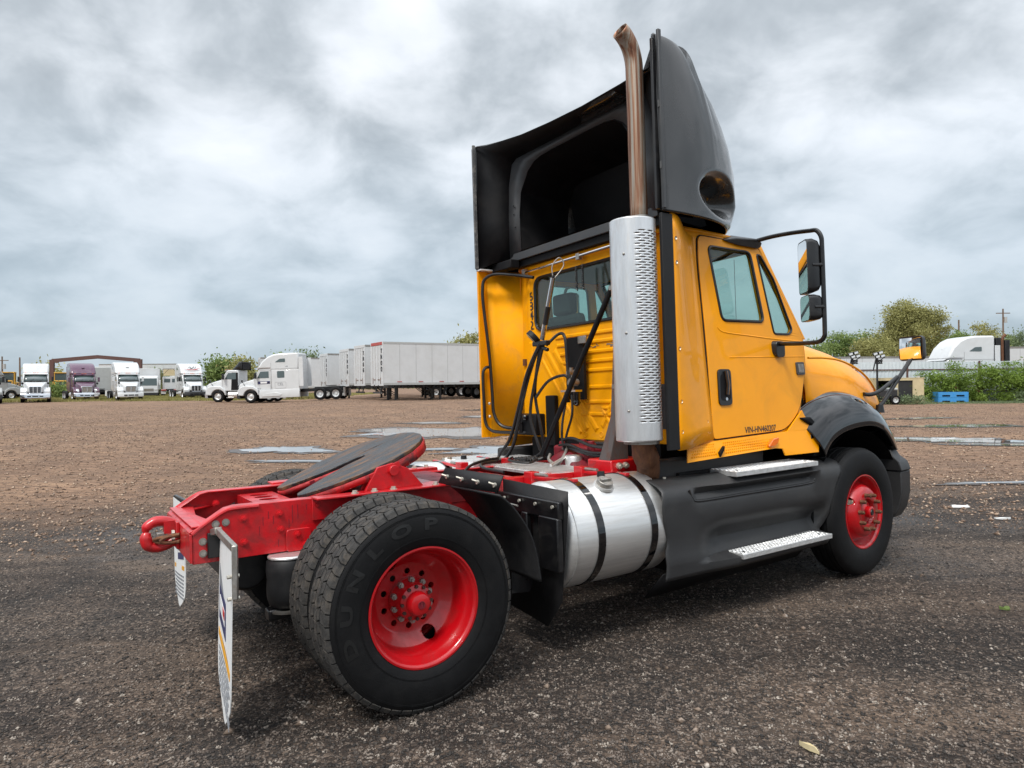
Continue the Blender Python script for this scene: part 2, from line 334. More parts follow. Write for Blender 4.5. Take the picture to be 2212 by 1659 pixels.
# ------------------------------------------------------------ ground
def grid_axis(lo,hi,near,step,grow):
    a=[0.0]; s=step
    while a[-1]<hi: a.append(a[-1]+s); s=step if a[-1]<near else s*grow
    b=[0.0]; s=step
    while b[-1]>lo: b.append(b[-1]-s); s=step if b[-1]>-near else s*grow
    return np.array(sorted(set(b+a)))
gx=grid_axis(-900,900,26,.35,1.12); gy=grid_axis(-200,1500,42,.35,1.12)
X,Y=np.meshgrid(gx,gy,indexing='ij'); Z=gz(X,Y)
nx,ny=X.shape; idx=np.arange(nx*ny).reshape(nx,ny)
me=bpy.data.meshes.new('ground'); vv=np.stack([X,Y,Z],-1).reshape(-1,3)
ff=np.stack([idx[:-1,:-1],idx[1:,:-1],idx[1:,1:],idx[:-1,1:]],-1).reshape(-1,4)
me.from_pydata(vv.tolist(),[],ff.tolist()); me.shade_smooth(); ground=bpy.data.objects.new('ground',me); COL.objects.link(ground); tag(ground,kind='structure')
def groundmat():
    m=bpy.data.materials.new('dirt_and_millings'); m.use_nodes=True; t=m.node_tree; b=t.nodes['Principled BSDF']
    tcn=t.nodes.new('ShaderNodeTexCoord'); v=tcn.outputs['Object']; sp=t.nodes.new('ShaderNodeSeparateXYZ'); t.links.new(v,sp.inputs[0])
    mp=t.nodes.new('ShaderNodeMapping'); mp.inputs['Scale'].default_value=(.35,1.5,1); mp.inputs['Rotation'].default_value=(0,0,.06); t.links.new(v,mp.inputs[0]); vs=mp.outputs[0]
    big=noise(t,v,.22,4,.55); mid=noise(t,v,.9,6,.65,.5); fine=noise(t,v,38,5,.75); grain=noise(t,v,110,3,.7); streak=noise(t,vs,1.6,7,.7,.4)
    # dirt
    dirt=ramp(t,streak,[(.30,(.12,.078,.052)),(.43,(.24,.160,.108)),(.57,(.37,.255,.172)),(.72,(.47,.34,.235))])
    reddish=mixc(t,ramp(t,big,[(.42,0.0),(.62,.8)]),dirt,mixc(t,streak,(.15,.095,.068),(.34,.23,.165)))
    dirt=mixc(t,mth(t,'MULTIPLY',ramp(t,fine,[(.3,1.0),(.55,0.0)]),.5),reddish,(.10,.06,.04))
    crk=ramp(t,noise(t,vs,5.5,6,.7,.8),[(.33,1.0),(.42,0.0)]); crk2=ramp(t,noise(t,vs,17,5,.75,.6),[(.36,1.0),(.46,0.0)]); dirt=mixc(t,.30,dirt,(.46,.32,.22)); dirt=mixc(t,mth(t,'MULTIPLY',crk,.75),dirt,(.07,.042,.03)); dirt=mixc(t,mth(t,'MULTIPLY',crk2,.55),dirt,(.10,.065,.045)); dirt=mixc(t,mth(t,'MULTIPLY',ramp(t,noise(t,vs,9,4,.7,.5),[(.60,0.0),(.72,1.0)]),.35),dirt,(.55,.42,.32))
    # asphalt millings
    vor=t.nodes.new('ShaderNodeTexVoronoi'); vor.inputs['Scale'].default_value=75; t.links.new(v,vor.inputs['Vector'])
    vs3=t.nodes.new('ShaderNodeSeparateColor'); t.links.new(vor.outputs['Color'],vs3.inputs[0])
    stone=ramp(t,vs3.outputs[0],[(0,(.018,.016,.015)),(.40,(.036,.030,.027)),(.62,(.10,.075,.060)),(.84,(.21,.16,.125)),(1,(.42,.34,.28))])
    dmask=ramp(t,mid,[(.35,0.0),(.65,1.0)])
    mil=mixc(t,dmask,mixc(t,.6,stone,(.018,.017,.017)),mixc(t,.30,stone,(.17,.118,.082)))
    tanp=ramp(t,noise(t,vs,.8,5,.6),[(.58,0.0),(.72,.75)])
    mil=mixc(t,tanp,mil,(.20,.145,.105))
    mp2=t.nodes.new('ShaderNodeMapping'); mp2.inputs['Scale'].default_value=(.22,1.1,1); mp2.inputs['Rotation'].default_value=(0,0,-.42); t.links.new(v,mp2.inputs[0]); band=noise(t,mp2.outputs[0],1.15,5,.6,.6)
    mil=mixc(t,mth(t,'MULTIPLY',ramp(t,band,[(.44,0.0),(.56,1.0)]),.72),mil,mixc(t,1.0,mil,(.30,.29,.30),'MULTIPLY'))
    mil=mixc(t,mth(t,'MULTIPLY',ramp(t,band,[(.30,1.0),(.42,0.0)]),.35),mil,(.20,.145,.105))
    # where: near area, further out on the right than on the left
    edge=mth(t,'ADD',mth(t,'SUBTRACT',sp.outputs[1],mth(t,'MULTIPLY_ADD',sp.outputs[0],.02,10.0)),mth(t,'MULTIPLY_ADD',mid,-4.2,2.1))
    edge=mth(t,'ADD',edge,mth(t,'MULTIPLY_ADD',big,-5.0,2.5))
    msk=ramp(t,mth(t,'MULTIPLY_ADD',edge,.12,.5,clamp=True),[(.40,0.0),(.62,1.0)])
    dirt=mixc(t,1.0,dirt,(.98,.88,.79),'MULTIPLY'); dirt=mixc(t,ramp(t,noise(t,v,.55,5,.6,.5),[(.40,.45),(.58,0.0)]),dirt,(.13,.080,.055)); dirt=mixc(t,ramp(t,noise(t,vs,6.5,7,.8,.4),[(.44,.75),(.54,0.0)]),dirt,(.11,.068,.046)); mil=mixc(t,1.0,mil,(.92,.88,.84),'MULTIPLY')
    col=mixc(t,msk,mil,dirt)
    wet=ramp(t,noise(t,v,.38,4,.55,.4),[(.50,0.0),(.66,1.0)]); wn=mth(t,'MULTIPLY',wet,mth(t,'SUBTRACT',1.0,mth(t,'MULTIPLY',msk,.75)))
    col=mixc(t,mth(t,'MULTIPLY',wn,.55),col,mixc(t,1.0,col,(.42,.42,.44),'MULTIPLY'))
    # wet dark stain under and beside the parked tractor
    t.links.new(col,b.inputs['Base Color'])
    t.links.new(mth(t,'MULTIPLY_ADD',wn,-.42,.88,clamp=True),b.inputs['Roughness']); b.inputs['Specular IOR Level'].default_value=.35
    bn=t.nodes.new('ShaderNodeBump'); bn.inputs['Distance'].default_value=.035; bn.inputs['Strength'].default_value=.7
    h=mth(t,'ADD',mth(t,'MULTIPLY',vor.outputs['Distance'],-.25),mth(t,'ADD',mth(t,'MULTIPLY',fine,.55),mth(t,'MULTIPLY',grain,.25)))
    h=mth(t,'ADD',h,mth(t,'MULTIPLY',streak,mth(t,'MULTIPLY_ADD',msk,1.6,.6))); t.links.new(h,bn.inputs['Height']); t.links.new(bn.outputs[0],b.inputs['Normal'])
    return m
ground.data.materials.append(groundmat())
# puddles: thin sheets of water with broken outlines
mw=pmat('puddle_water',(.26,.24,.22),.03,0,1,spec=.8,coat_r=.02,bump=.02,bscale=6); mw.node_tree.nodes['Principled BSDF'].inputs['Specular IOR Level'].default_value=.9
def puddle(cx_,cy_,rx,ry,seed,rot=0):
    rg=random.Random(seed); n=96; ph=[rg.uniform(0,6.28) for _ in range(9)]; vs=[]
    for i in range(n):
        a=2*pi*i/n; r=1+.22*sin(2*a+ph[0])+.16*sin(3*a+ph[1])+.12*sin(5*a+ph[2])+.09*sin(9*a+ph[3])+.06*sin(15*a+ph[4])+.04*sin(23*a+ph[5])
        x=rx*r*cos(a); y=ry*r*sin(a); X_=cx_+x*cos(rot)-y*sin(rot); Y_=cy_+x*sin(rot)+y*cos(rot); vs.append((X_,Y_))
    mb=MB(); rings=[]
    for k in (0.02,.35,.7,1.0):
        rings.append([(cx_+(p[0]-cx_)*k,cy_+(p[1]-cy_)*k,float(gz(cx_+(p[0]-cx_)*k,cy_+(p[1]-cy_)*k))+.020) for p in vs])
    mb.loft(rings,caps=False); o=mb.build('puddle',mw,None,ang=0); tag(o,kind='structure'); return o
mwet=pmat('wet_mud',(.055,.036,.026),.32,var=.3,vscale=6,bump=.5,bscale=25)
for i,p in enumerate([(-5.6,17.2,.85,.55,0),(-1.6,21.5,2.6,1.7,.1),(-2.9,25.6,1.1,.35,0),(.2,16.9,1.7,.75,0),(-2.5,17.3,.9,.22,0),(-1.2,15.1,1.6,.3,.05),(-4.6,15.4,1.1,.10,.04),(-.8,30,1.4,.4,0),(-1.3,35,1.0,.35,0),
      (10.6,16.8,1.7,.62,-.2),(12.0,15.3,1.3,.34,-.25),(13.6,21.6,2.0,.5,-.1),(9.0,18.5,.9,.25,0),(7.4,10.3,.7,.06,-.1),(8.7,9.9,.6,.05,-.1),(14.6,26,1.6,.3,0)]):
    puddle(p[0],p[1],p[2],p[3],i+3,p[4])
    o=puddle(p[0],p[1],p[2]*1.12+.10,p[3]*1.25+.12,i+3,p[4]); o.name='wet_margin'; o.location.z=-.007; o.data.materials[0]=mwet
# loose stones (nobody could count them)
def stones(name,n,rmin,rmax,smin,smax,mat,seed,p=1.0,amin=-43,amax=43):
    rg=np.random.default_rng(seed); a=np.radians(rg.uniform(90-amax,90-amin,n)); r=rmin*(rmax/rmin)**(rg.random(n)**p)
    x=r*np.cos(a); y=r*np.sin(a); s=smin*(smax/smin)**(rg.random(n)**2.2); z=gz(x,y)
    base=np.array([(1,0,0),(0,1,0),(-1,0,0),(0,-1,0),(0,0,1),(0,0,-.6)],float)
    th=rg.random(n)*6.28; V=base[None]*s[:,None,None]*rg.uniform(.55,1.3,(n,6,1))*np.array([1,.8,.6])
    c,s_=np.cos(th)[:,None],np.sin(th)[:,None]; vx=V[:,:,0]*c-V[:,:,1]*s_; vy=V[:,:,0]*s_+V[:,:,1]*c
    P=np.stack([vx+x[:,None],vy+y[:,None],V[:,:,2]+z[:,None]+s[:,None]*.15],-1).reshape(-1,3)
    F=np.array([(0,1,4),(1,2,4),(2,3,4),(3,0,4),(1,0,5),(2,1,5),(3,2,5),(0,3,5)]); F=(F[None]+(np.arange(n)*6)[:,None,None]).reshape(-1,3)
    me=bpy.data.meshes.new(name); me.vertices.add(len(P)); me.vertices.foreach_set('co',P.ravel().astype('f4')); me.loops.add(F.size); me.loops.foreach_set('vertex_index',F.ravel().astype('i4'))
    me.polygons.add(len(F)); me.polygons.foreach_set('loop_start',(np.arange(len(F))*3).astype('i4')); me.update(calc_edges=True)
    o=bpy.data.objects.new(name,me); COL.objects.link(o); me.materials.append(mat); tag(o,kind='stuff'); return o
def stonemat(stops,sc=9):
    m=bpy.data.materials.new('loose_stone'); m.use_nodes=True; t=m.node_tree; b=t.nodes['Principled BSDF']; b.inputs['Roughness'].default_value=.8
    tcn=t.nodes.new('ShaderNodeTexCoord'); wn=t.nodes.new('ShaderNodeTexWhiteNoise'); sn=t.nodes.new('ShaderNodeVectorMath'); sn.operation='SNAP'; sn.inputs[1].default_value=(.03,.03,10)
    t.links.new(tcn.outputs['Object'],sn.inputs[0]); t.links.new(sn.outputs[0],wn.inputs['Vector']); t.links.new(ramp(t,wn.outputs['Value'],stops),b.inputs['Base Color']); return m
st1=stonemat([(0,(.022,.019,.017)),(.40,(.055,.045,.038)),(.70,(.14,.11,.09)),(.90,(.21,.17,.14)),(1,(.36,.31,.26))])
st2=stonemat([(0,(.10,.07,.05)),(.6,(.22,.16,.12)),(1,(.5,.44,.38))])
o=stones('gravel',210000,2.3,14,.0036,.0145,st1,5,.95); tag(o,'fine dark gravel of asphalt millings scattered round the parked tractor','gravel')
o=stones('pebbles',1600,2.6,45,.008,.030,st2,8,.8); tag(o,'pale pebbles strewn over the dirt yard','gravel')

st3=stonemat([(0,(.10,.062,.042)),(.45,(.20,.13,.088)),(.8,(.34,.23,.16)),(1,(.50,.38,.28))])
o=stones('dirt_clods',130000,8.5,62,.010,.046,st3,12,.62); tag(o,'small brown clods and chips of dirt covering the open yard','dirt')
# ============================================================ the yellow tractor
TR=empty('semi_truck','yellow day cab tractor with red frame, open black roof fairing and tall exhaust stack','truck'); TR.matrix_world=MT
# ---- wheels (axis y, outer face towards -y)
TPROF=[(.284,-.105),(.300,-.118),(.325,-.131),(.36,-.140),(.40,-.143),(.44,-.141),(.475,-.134),(.497,-.124),(.506,-.114),(.509,-.100)]
def tyre_y(r): return interp(r,[p[0] for p in TPROF],[p[1] for p in TPROF])
prof=TPROF+[(.511,-.05),(.511,.05)]+[(r,-y) for r,y in TPROF[::-1]]
# shallow moulded rings on the sidewall
prof2=[]
for i,(r,y) in enumerate(prof):
    prof2.append((r,y))
tyre_me=MB().lathe(prof2,seg=96).build('tyre',M['rubber'],None,ang=50)
tr=MB()
nb=54
for row,(ya,yb) in enumerate([(-.113,-.070),(-.064,-.024),(-.019,.019),(.024,.064),(.070,.113)]):
    for k in range(nb):
        ph=(row%2)*.5+(.12 if row in(1,3) else 0); a0=2*pi*(k+ph)/nb; a1=a0+2*pi/nb*.86
        sl=.35*2*pi/nb*(1 if row%2 else -1); j=lambda q=.05: random.uniform(-q,q)*2*pi/nb
        vs=[]
        for rr in (.504,.5245+random.uniform(-.0006,.0006)):
            for aa,yy,sg in ((a0,ya,0),(a1,ya,0),(a1,yb,1),(a0,yb,1)):
                at=aa+sl*sg*.6+ (0 if rr<.52 else 0); r_=rr-(.0045 if abs(yy)>.11 else 0)-.02*yy*yy/.0125*.1
                vs.append((r_*cos(at),yy,r_*sin(at)))
        tr.add(vs,[(0,1,5,4),(1,2,6,5),(2,3,7,6),(3,0,4,7),(4,5,6,7)])
        if row in(0,4):   # shoulder lug running down the sidewall
            sg=-1 if row==0 else 1; vs=[]
            for yy,r1 in ((sg*.113,.5195),(sg*.1285,.4985)):
                for aa in (a0+(.0 if row==0 else sl*.6),a1+(0 if row==0 else sl*.6)): vs.append((r1*cos(aa),yy,r1*sin(aa)))
            for yy,r1 in ((sg*.105,.500),(sg*.118,.488)):
                for aa in (a0+(.0 if row==0 else sl*.6),a1+(0 if row==0 else sl*.6)): vs.append((r1*cos(aa),yy,r1*sin(aa)))
            tr.add(vs,[(0,1,3,2),(2,3,7,6),(0,2,6,4),(1,5,7,3),(0,4,5,1)])
tread_me=tr.build('tread_blocks',M['tread'],None,ang=30)
fp=TPROF[:-1]+[(.512,-.105),(.515,-.098)]
for yy in (-.075,-.028,.028,.075): fp+=[(.5225,yy-.008),(.510,yy-.004),(.510,yy+.004),(.5225,yy+.008)]
fp+=[(.515,.098),(.512,.105)]+[(r,-y) for r,y in TPROF[:-1][::-1]]
ftyre_me=MB().lathe(fp,seg=96).build('tyre',M['rubber'],None,ang=40)
# letters on the sidewall
lt=MB()
for i,ch in enumerate('DUNLOP'):
    vs,fs=text(ch,.075,.001,bold=.003); ang=radians(196-22*i); out_=[]
    for x,y,z in vs:
        r=.418+y*1.05; a=ang-(x*1.85)/.418; out_.append((r*cos(a),tyre_y(r)-.0014-(z>0)*.0012,r*sin(a)))
    lt.add(out_,fs)
letters_me=lt.build('sidewall_lettering',pmat('moulded_rubber_letters',(.0075,.0075,.0075),.5),None,ang=0)
rg_=MB()
for r in (.348,.352,.468,.474):
    y=tyre_y(r); rg_.lathe([(r-.0016,y+.002),(r-.0012,y-.0022),(r+.0012,y-.0022),(r+.0016,y+.002)],seg=80)
rings_me=rg_.build('sidewall_ring',M['rubber'],None,ang=60)
def bool_cut(o,cutters):
    mb=MB()
    for c in cutters: mb.cyl(*c)
    k=mb.build('cut',M['black'],None,ang=0); md=o.modifiers.new('c','BOOLEAN'); md.operation='DIFFERENCE'; md.object=k; md.solver='EXACT'
    dg=bpy.context.evaluated_depsgraph_get(); me=bpy.data.meshes.new_from_object(o.evaluated_get(dg))
    o.modifiers.clear(); o.data=me; bpy.data.objects.remove(k)
def thick(prof,t):
    P=[Vector((r,h,0)) for r,h in prof]; o=[]
    for i,p in enumerate(P):
        d=(P[min(i+1,len(P)-1)]-P[max(i-1,0)]).normalized(); nrm=Vector((-d.y,d.x,0)); o.append((max(p.x+nrm.x*t,.001),p.y+nrm.y*t))
    return list(prof)+o[::-1]
rear_prof=[(.304,-.124),(.303,-.114),(.294,-.109),(.289,-.10),(.286,-.075),(.272,-.060),(.266,-.040),(.262,.02),(.256,.045),(.244,.058),(.215,.072),(.195,.092),(.178,.098),(.100,.098),(.090,.098)]
rr_=MB().lathe(thick(rear_prof,.009),seg=72,closed=True).build('wheel',M['red_rim'],None,ang=40)
cuts=[((.1425*cos(a),.04,.1425*sin(a)),(.1425*cos(a),.16,.1425*sin(a)),.0165,.0165,16) for a in [2*pi*(k+.5)/10 for k in range(10)]]
cuts+=[((.217*cos(a),.0,.217*sin(a)),(.217*cos(a),.16,.217*sin(a)),.036,.036,24) for a in (radians(-62),radians(118))]
bool_cut(rr_,cuts); rr_.data.shade_smooth(); rr_.data.set_sharp_from_angle(angle=radians(40)); rear_rim_me=rr_
front_prof=[(.304,-.124),(.303,-.114),(.294,-.109),(.289,-.10),(.286,-.075),(.272,-.060),(.262,-.03),(.250,-.022),(.238,-.03),(.222,-.06),(.206,-.105),(.190,-.128),(.172,-.138),(.112,-.138),(.108,-.12)]
fr_=MB().lathe(thick(front_prof,.009),seg=72,closed=True).build('wheel',M['red_rim'],None,ang=40)
bool_cut(fr_,[((.228*cos(a),-.2,.228*sin(a)),(.228*cos(a),.05,.228*sin(a)),.033,.033,24) for a in (radians(157),radians(-23))])
fr_.data.shade_smooth(); fr_.data.set_sharp_from_angle(angle=radians(40)); front_rim_me=fr_
PROTO=[tyre_me,tread_me,ftyre_me,letters_me,rings_me,rear_rim_me,front_rim_me]
def hexnut(mb,p,d,r,h): return mb.cyl(p,Vector(p)+Vector(d)*h,r,r*.93,6)
nut_r=hexnut(MB(),(0,0,0),(0,-1,0),.017,.022).cyl((0,0,0),(0,-.034,0),.009,None,8).build('lug_nut',M['steel'],None)
nut_f=MB().cyl((0,0,0),(0,-.020,0),.019,.018,6).cyl((0,-.02,0),(0,-.046,0),.0165,.015,10).cyl((0,-.046,0),(0,-.054,0),.0125,.010,10).build('lug_nut',M['rust'],None)
hub_r=MB().lathe([(.112,.098),(.112,.06),(.098,.045),(.094,.0),(.088,-.012),(.070,-.018),(.062,-.02),(.060,-.052),(.052,-.066),(.034,-.072),(.001,-.072)],seg=40).build('hub',M['red_rim'],None,ang=40)
hcap=MB().lathe([(.020,-.0715),(.020,-.077),(.016,-.077),(.016,-.0735),(.001,-.0735)],seg=20).box(-.004,.006,-.0775,-.072,-.013,.013).build('hub_keyway',M['red_dark'],None)
hub_f=MB().lathe([(.108,-.12),(.090,-.11),(.086,-.128),(.060,-.135),(.048,-.142),(.047,-.178),(.036,-.184),(.030,-.184),(.028,-.18),(.001,-.18)],seg=40).build('hub',M['red_rim'],None,ang=40)
hcf=MB().cyl((0,-.176,0),(0,-.187,0),.026,.022,14).build('hub_cap',M['black'],None)
drum=MB().lathe([(.10,.11),(.205,.115),(.207,.26),(.10,.262)],seg=40).build('brake_drum',M['rust'],None)
fnut=MB()
for k in range(12):
    a=2*pi*k/12; hexnut(fnut,(.082*cos(a),-.012,.082*sin(a)),(0,-1,0),.010,.014)
fnuts=fnut.build('flange_nut_ring',pmat('grimy_nut',(.07,.03,.025),.6,.3,var=.5,vscale=60),None)
tag(fnuts,kind='stuff'); tag(letters_me,kind='stuff'); tag(tread_me,kind='stuff')
PROTO+=[nut_r,nut_f,hub_r,hcap,hub_f,hcf,drum,fnuts]
def inst(src,parent,loc=(0,0,0),rot=(0,0,0)):
    o=src.copy(); COL.objects.link(o); o.parent=parent; o.location=loc; o.rotation_euler=rot; return o
def wheel(x,y,side,kind,st=0,spin=0):
    """side -1 = right side (outer face to -y)"""
    rz=(0 if side<0 else pi)+st
    w=inst(front_rim_me if kind=='front' else rear_rim_me,TR,(x,y,.525),(0,spin,rz))
    if kind=='front':
        inst(ftyre_me,w); inst(hub_f,w); inst(hcf,w)
        for k in range(10): a=2*pi*k/10; inst(nut_f,w,(.1425*cos(a),-.138,.1425*sin(a)))
    else:
        inst(tyre_me,w); inst(tread_me,w)
        if kind=='outer':
            inst(hub_r,w); inst(hcap,w); inst(fnuts,w); inst(letters_me,w,rot=(0,-spin,0)); inst(rings_me,w)
            for k in range(10): a=2*pi*(k)/10+.3; inst(nut_r,w,(.105*cos(a),.055,.105*sin(a)))
        else: inst(drum,w)
    return w
wheel(0,-1.07,-1,'outer'); wheel(0,-.735,-1,'inner',spin=.05)
wheel(0,1.07,1,'outer'); wheel(0,.735,1,'inner',spin=.09)
wheel(4.0,-1.063,-1,'front',st=.057,spin=.1); wheel(4.0,1.063,1,'front',st=.057)
# inner dual rims face the other way: keep as is (hidden)
# ---- chassis
def rail(sy,name='frame_rail'):
    yo=sy*.432; yi=sy*.352; t=.009
    top=[(-.955,.905),(-.905,.948),(-.79,1.018),(-.74,1.028),(.3,1.022),(1.6,1.006),(5.0,1.006)]
    bot=[(-.955,.748),(5.0,.748)]
    mb=MB(); web=[(x,z) for x,z in top]+[(x,z) for x,z in bot[::-1]]
    a,b=sorted((yo,yo-sy*t)); mb.prism(web,'y',a,b)
    a,b=sorted((yo-sy*t*.9,yi))
    for i in range(len(top)-1):
        (x0,z0),(x1,z1)=top[i],top[i+1]; mb.prism([(x0,z0),(x1,z1),(x1,z1-t),(x0,z0-t)],'y',a,b)
    mb.box(-.955,5.0,a,b,.748,.757)
    return mb.build(name,M['red'],TR,bev=.003)
rail(-1); rail(1)
# raised rolled edge along the chamfered end of the right rail
for sy in (-1,1):
    MB().tube(crom([(-.955,sy*.435,.905),(-.90,sy*.436,.945),(-.80,sy*.436,1.005),(-.74,sy*.436,1.016),(-.62,sy*.436,1.016)],5),.011,8).build('rolled_flange_edge',M['red'],TR)
# rear cross member
mb=MB(); mb.box(-.968,-.956,-.44,.44,.757,.905); mb.prism([(-.968,.905),(-.968,.915),(-.90,.948),(-.90,.938)],'y',-.42,.42)
mb.prism([(-.955,-.42),(-.955,.42),(-.90,.42),(-.83,.35),(-.87,-.0),(-.83,-.35),(-.90,-.42)],'z',.935,.943)
mb.build('rear_cross_member',M['red'],TR,bev=.002)
for sy in (-1,1): MB().prism([(-.90,sy*.42),(-.70,sy*.42),(-.90,sy*.24)],'z',.926,.933).build('gusset',M['red'],TR,bev=.001)
# holed box cross member
vs,fs=holed(rrect(-.56,-.36,-.35,.35,.01),[[(-.46+.045*cos(a)*1.25,yy+.075*sin(a)*.6) for a in np.linspace(0,2*pi,20,endpoint=False)] for yy in (-.24,-.12,0,.12,.24)],.008)
mb=MB().add([(v[0],v[1],v[2]+.985) for v in vs],fs); mb.box(-.568,-.560,-.35,.35,.80,.989); mb.box(-.36,-.352,-.35,.35,.80,.989); mb.build('cross_member',M['red'],TR,bev=.002)
MB().box(-.55,-.37,-.351,.351,.79,.798).build('cross_member_base',M['red_dark'],TR)
for x in (.75,1.2,2.3,3.2): MB().box(x-.05,x+.05,-.351,.351,.80,.98).build('cross_member',M['red'],TR,bev=.006)
# bolts on the rail webs
mbolt=hexnut(MB(),(0,0,0),(0,-1,0),.016,.014).cyl((0,0,0),(0,-.004,0),.022,None,14).cyl((0,-.012,0),(0,-.024,0),.009,None,8)
bred=mbolt.build('bolt',M['red'],None); bdark=hexnut(MB(),(0,0,0),(0,-1,0),.015,.014).cyl((0,0,0),(0,-.004,0),.020,None,12).build('bolt',M['steel'],None); PROTO+=[bred,bdark]
for x,z in ((-.70,.958),(-.51,.962),(-.505,.875),(-.30,.985),(-.70,.83),(-.18,.90),(.55,.9),(.7,.9)): inst(bred,TR,(x,-.432,z))
for x,z in ((-.84,.965-.02),(-.79,.948),(-.905,.862),(-.905,.80)): inst(bdark,TR,(x,-.432,z))
for x,z in ((-.70,.95),(-.72,.85),(-.3,.95),(-.5,.9)): inst(bred,TR,(x,.342,z))
# sump drip streaks / scratches on the paint
for x,z,h in ((-.60,.93,.05),(-.57,.96,.04),(-.545,.93,.045),(-.44,.95,.10),(-.46,.9,.05),(-.41,.96,.08),(-.62,.88,.05),(-.36,.98,.03),(-.52,.80,.04)):
    MB().box(x,x+.003,-.4332,-.4322,z-h/2,z+h/2).build('paint_chip',M['red_dark'],TR,ang=0)
# air bag bracket and air springs
MB().prism(rrect(-.48,-.34,.745,.868,.02),'y',-.452,-.434).build('spring_bracket',M['red'],TR,bev=.003)
for x,z in ((-.42,.84),(-.38,.78)): inst(bred,TR,(x,-.452,z))
for sy in (-1,1):
    MB().lathe([(.001,.742),(.105,.742),(.112,.735),(.112,.728)],(-.475,sy*.47,0),(0,0,1),28).build('air_spring_cap',M['alu'],TR)
    MB().lathe([(.100,.728),(.118,.71),(.122,.66),(.118,.615),(.121,.57),(.120,.52),(.108,.475),(.07,.45),(.001,.45)],(-.475,sy*.47,0),(0,0,1),32).build('air_spring',M['rubber_flap'],TR,ang=50)
    MB().lathe([(.001,.44),(.115,.44),(.118,.452),(.10,.456)],(-.475,sy*.47,0),(0,0,1),28).build('air_spring_base',M['steel'],TR)
    MB().bar((-.60,sy*.47,.43),(.7,sy*.47,.46),.09,.06).build('suspension_beam',M['black'],TR,bev=.01)
    MB().cyl((-.62,sy*.30,.93),(-.30,sy*.30,.50),.032,None,14).cyl((-.52,sy*.30,.80),(-.30,sy*.30,.50),.042,None,14).build('shock_absorber',M['black'],TR)
MB().cyl((0,-1.0,.525),(0,1.0,.525),.075,None,20).sph((0,0,.525),.21,20,12,(1,.9,1)).build('rear_axle',M['black'],TR)
MB().cyl((.2,0,.55),(2.2,0,.80),.055,None,16).build('drive_shaft',M['black'],TR)
MB().cyl((-.66,-.32,.66),(-.66,.32,.66),.125,None,24).build('air_tank',M['black'],TR,bev=.02)
MB().bar((4,-.95,.47),(4,.95,.47),.1,.1).build('front_axle',M['black'],TR,bev=.02)
# tow hook
mb=MB(); mb.box(-.985,-.968,-.09,.09,.775,.925); mb.build('hitch_plate',M['red'],TR,bev=.004)
mb=MB(); mb.tube(crom([(-.985,0,.815),(-1.02,0,.795),(-1.07,0,.785),(-1.115,0,.80),(-1.128,0,.845),(-1.118,0,.875)],5),[.030]*15+[.032]*6+[.030,.027,.024,.021,.018],10)
mb.build('pintle_hook',M['red'],TR,ang=50)
mb=MB(); mb.tube(crom([(-.985,0,.905),(-1.03,0,.925),(-1.08,0,.928),(-1.12,0,.905),(-1.13,0,.875)],5),[.030]*12+[.028]*5+[.022,.02,.018,.015],10); mb.box(-1.04,-.985,-.035,.035,.86,.93)
mb.build('hook_latch',M['red'],TR,ang=50,bev=.004)
for dz in (.84,.875):
    MB().cyl((-.99,-.055,dz-.01),(-1.005,-.055,dz-.01),.016,None,6).build('hitch_nut',M['zinc'],TR)
for y in (-.10,.06):
    MB().tube([( -1.01+.055*cos(a),y+.0*sin(a)+.004*cos(a),.835+.018*sin(a)) for a in np.linspace(0,2*pi,20,endpoint=False)],.009,8,closed=True).build('safety_chain_ring',M['rust'],TR)
MB().tube(crom([(-.97,-.11,.86),(-1.06,-.06,.845),(-1.09,-.03,.83),(-1.05,-.05,.815),(-.97,-.11,.82)],5),.010,8).build('chain_shackle',M['rust'],TR)
MB().box(-1.075,-1.03,-.03,.02,.832,.866).build('hitch_block',M['steel'],TR,bev=.003)
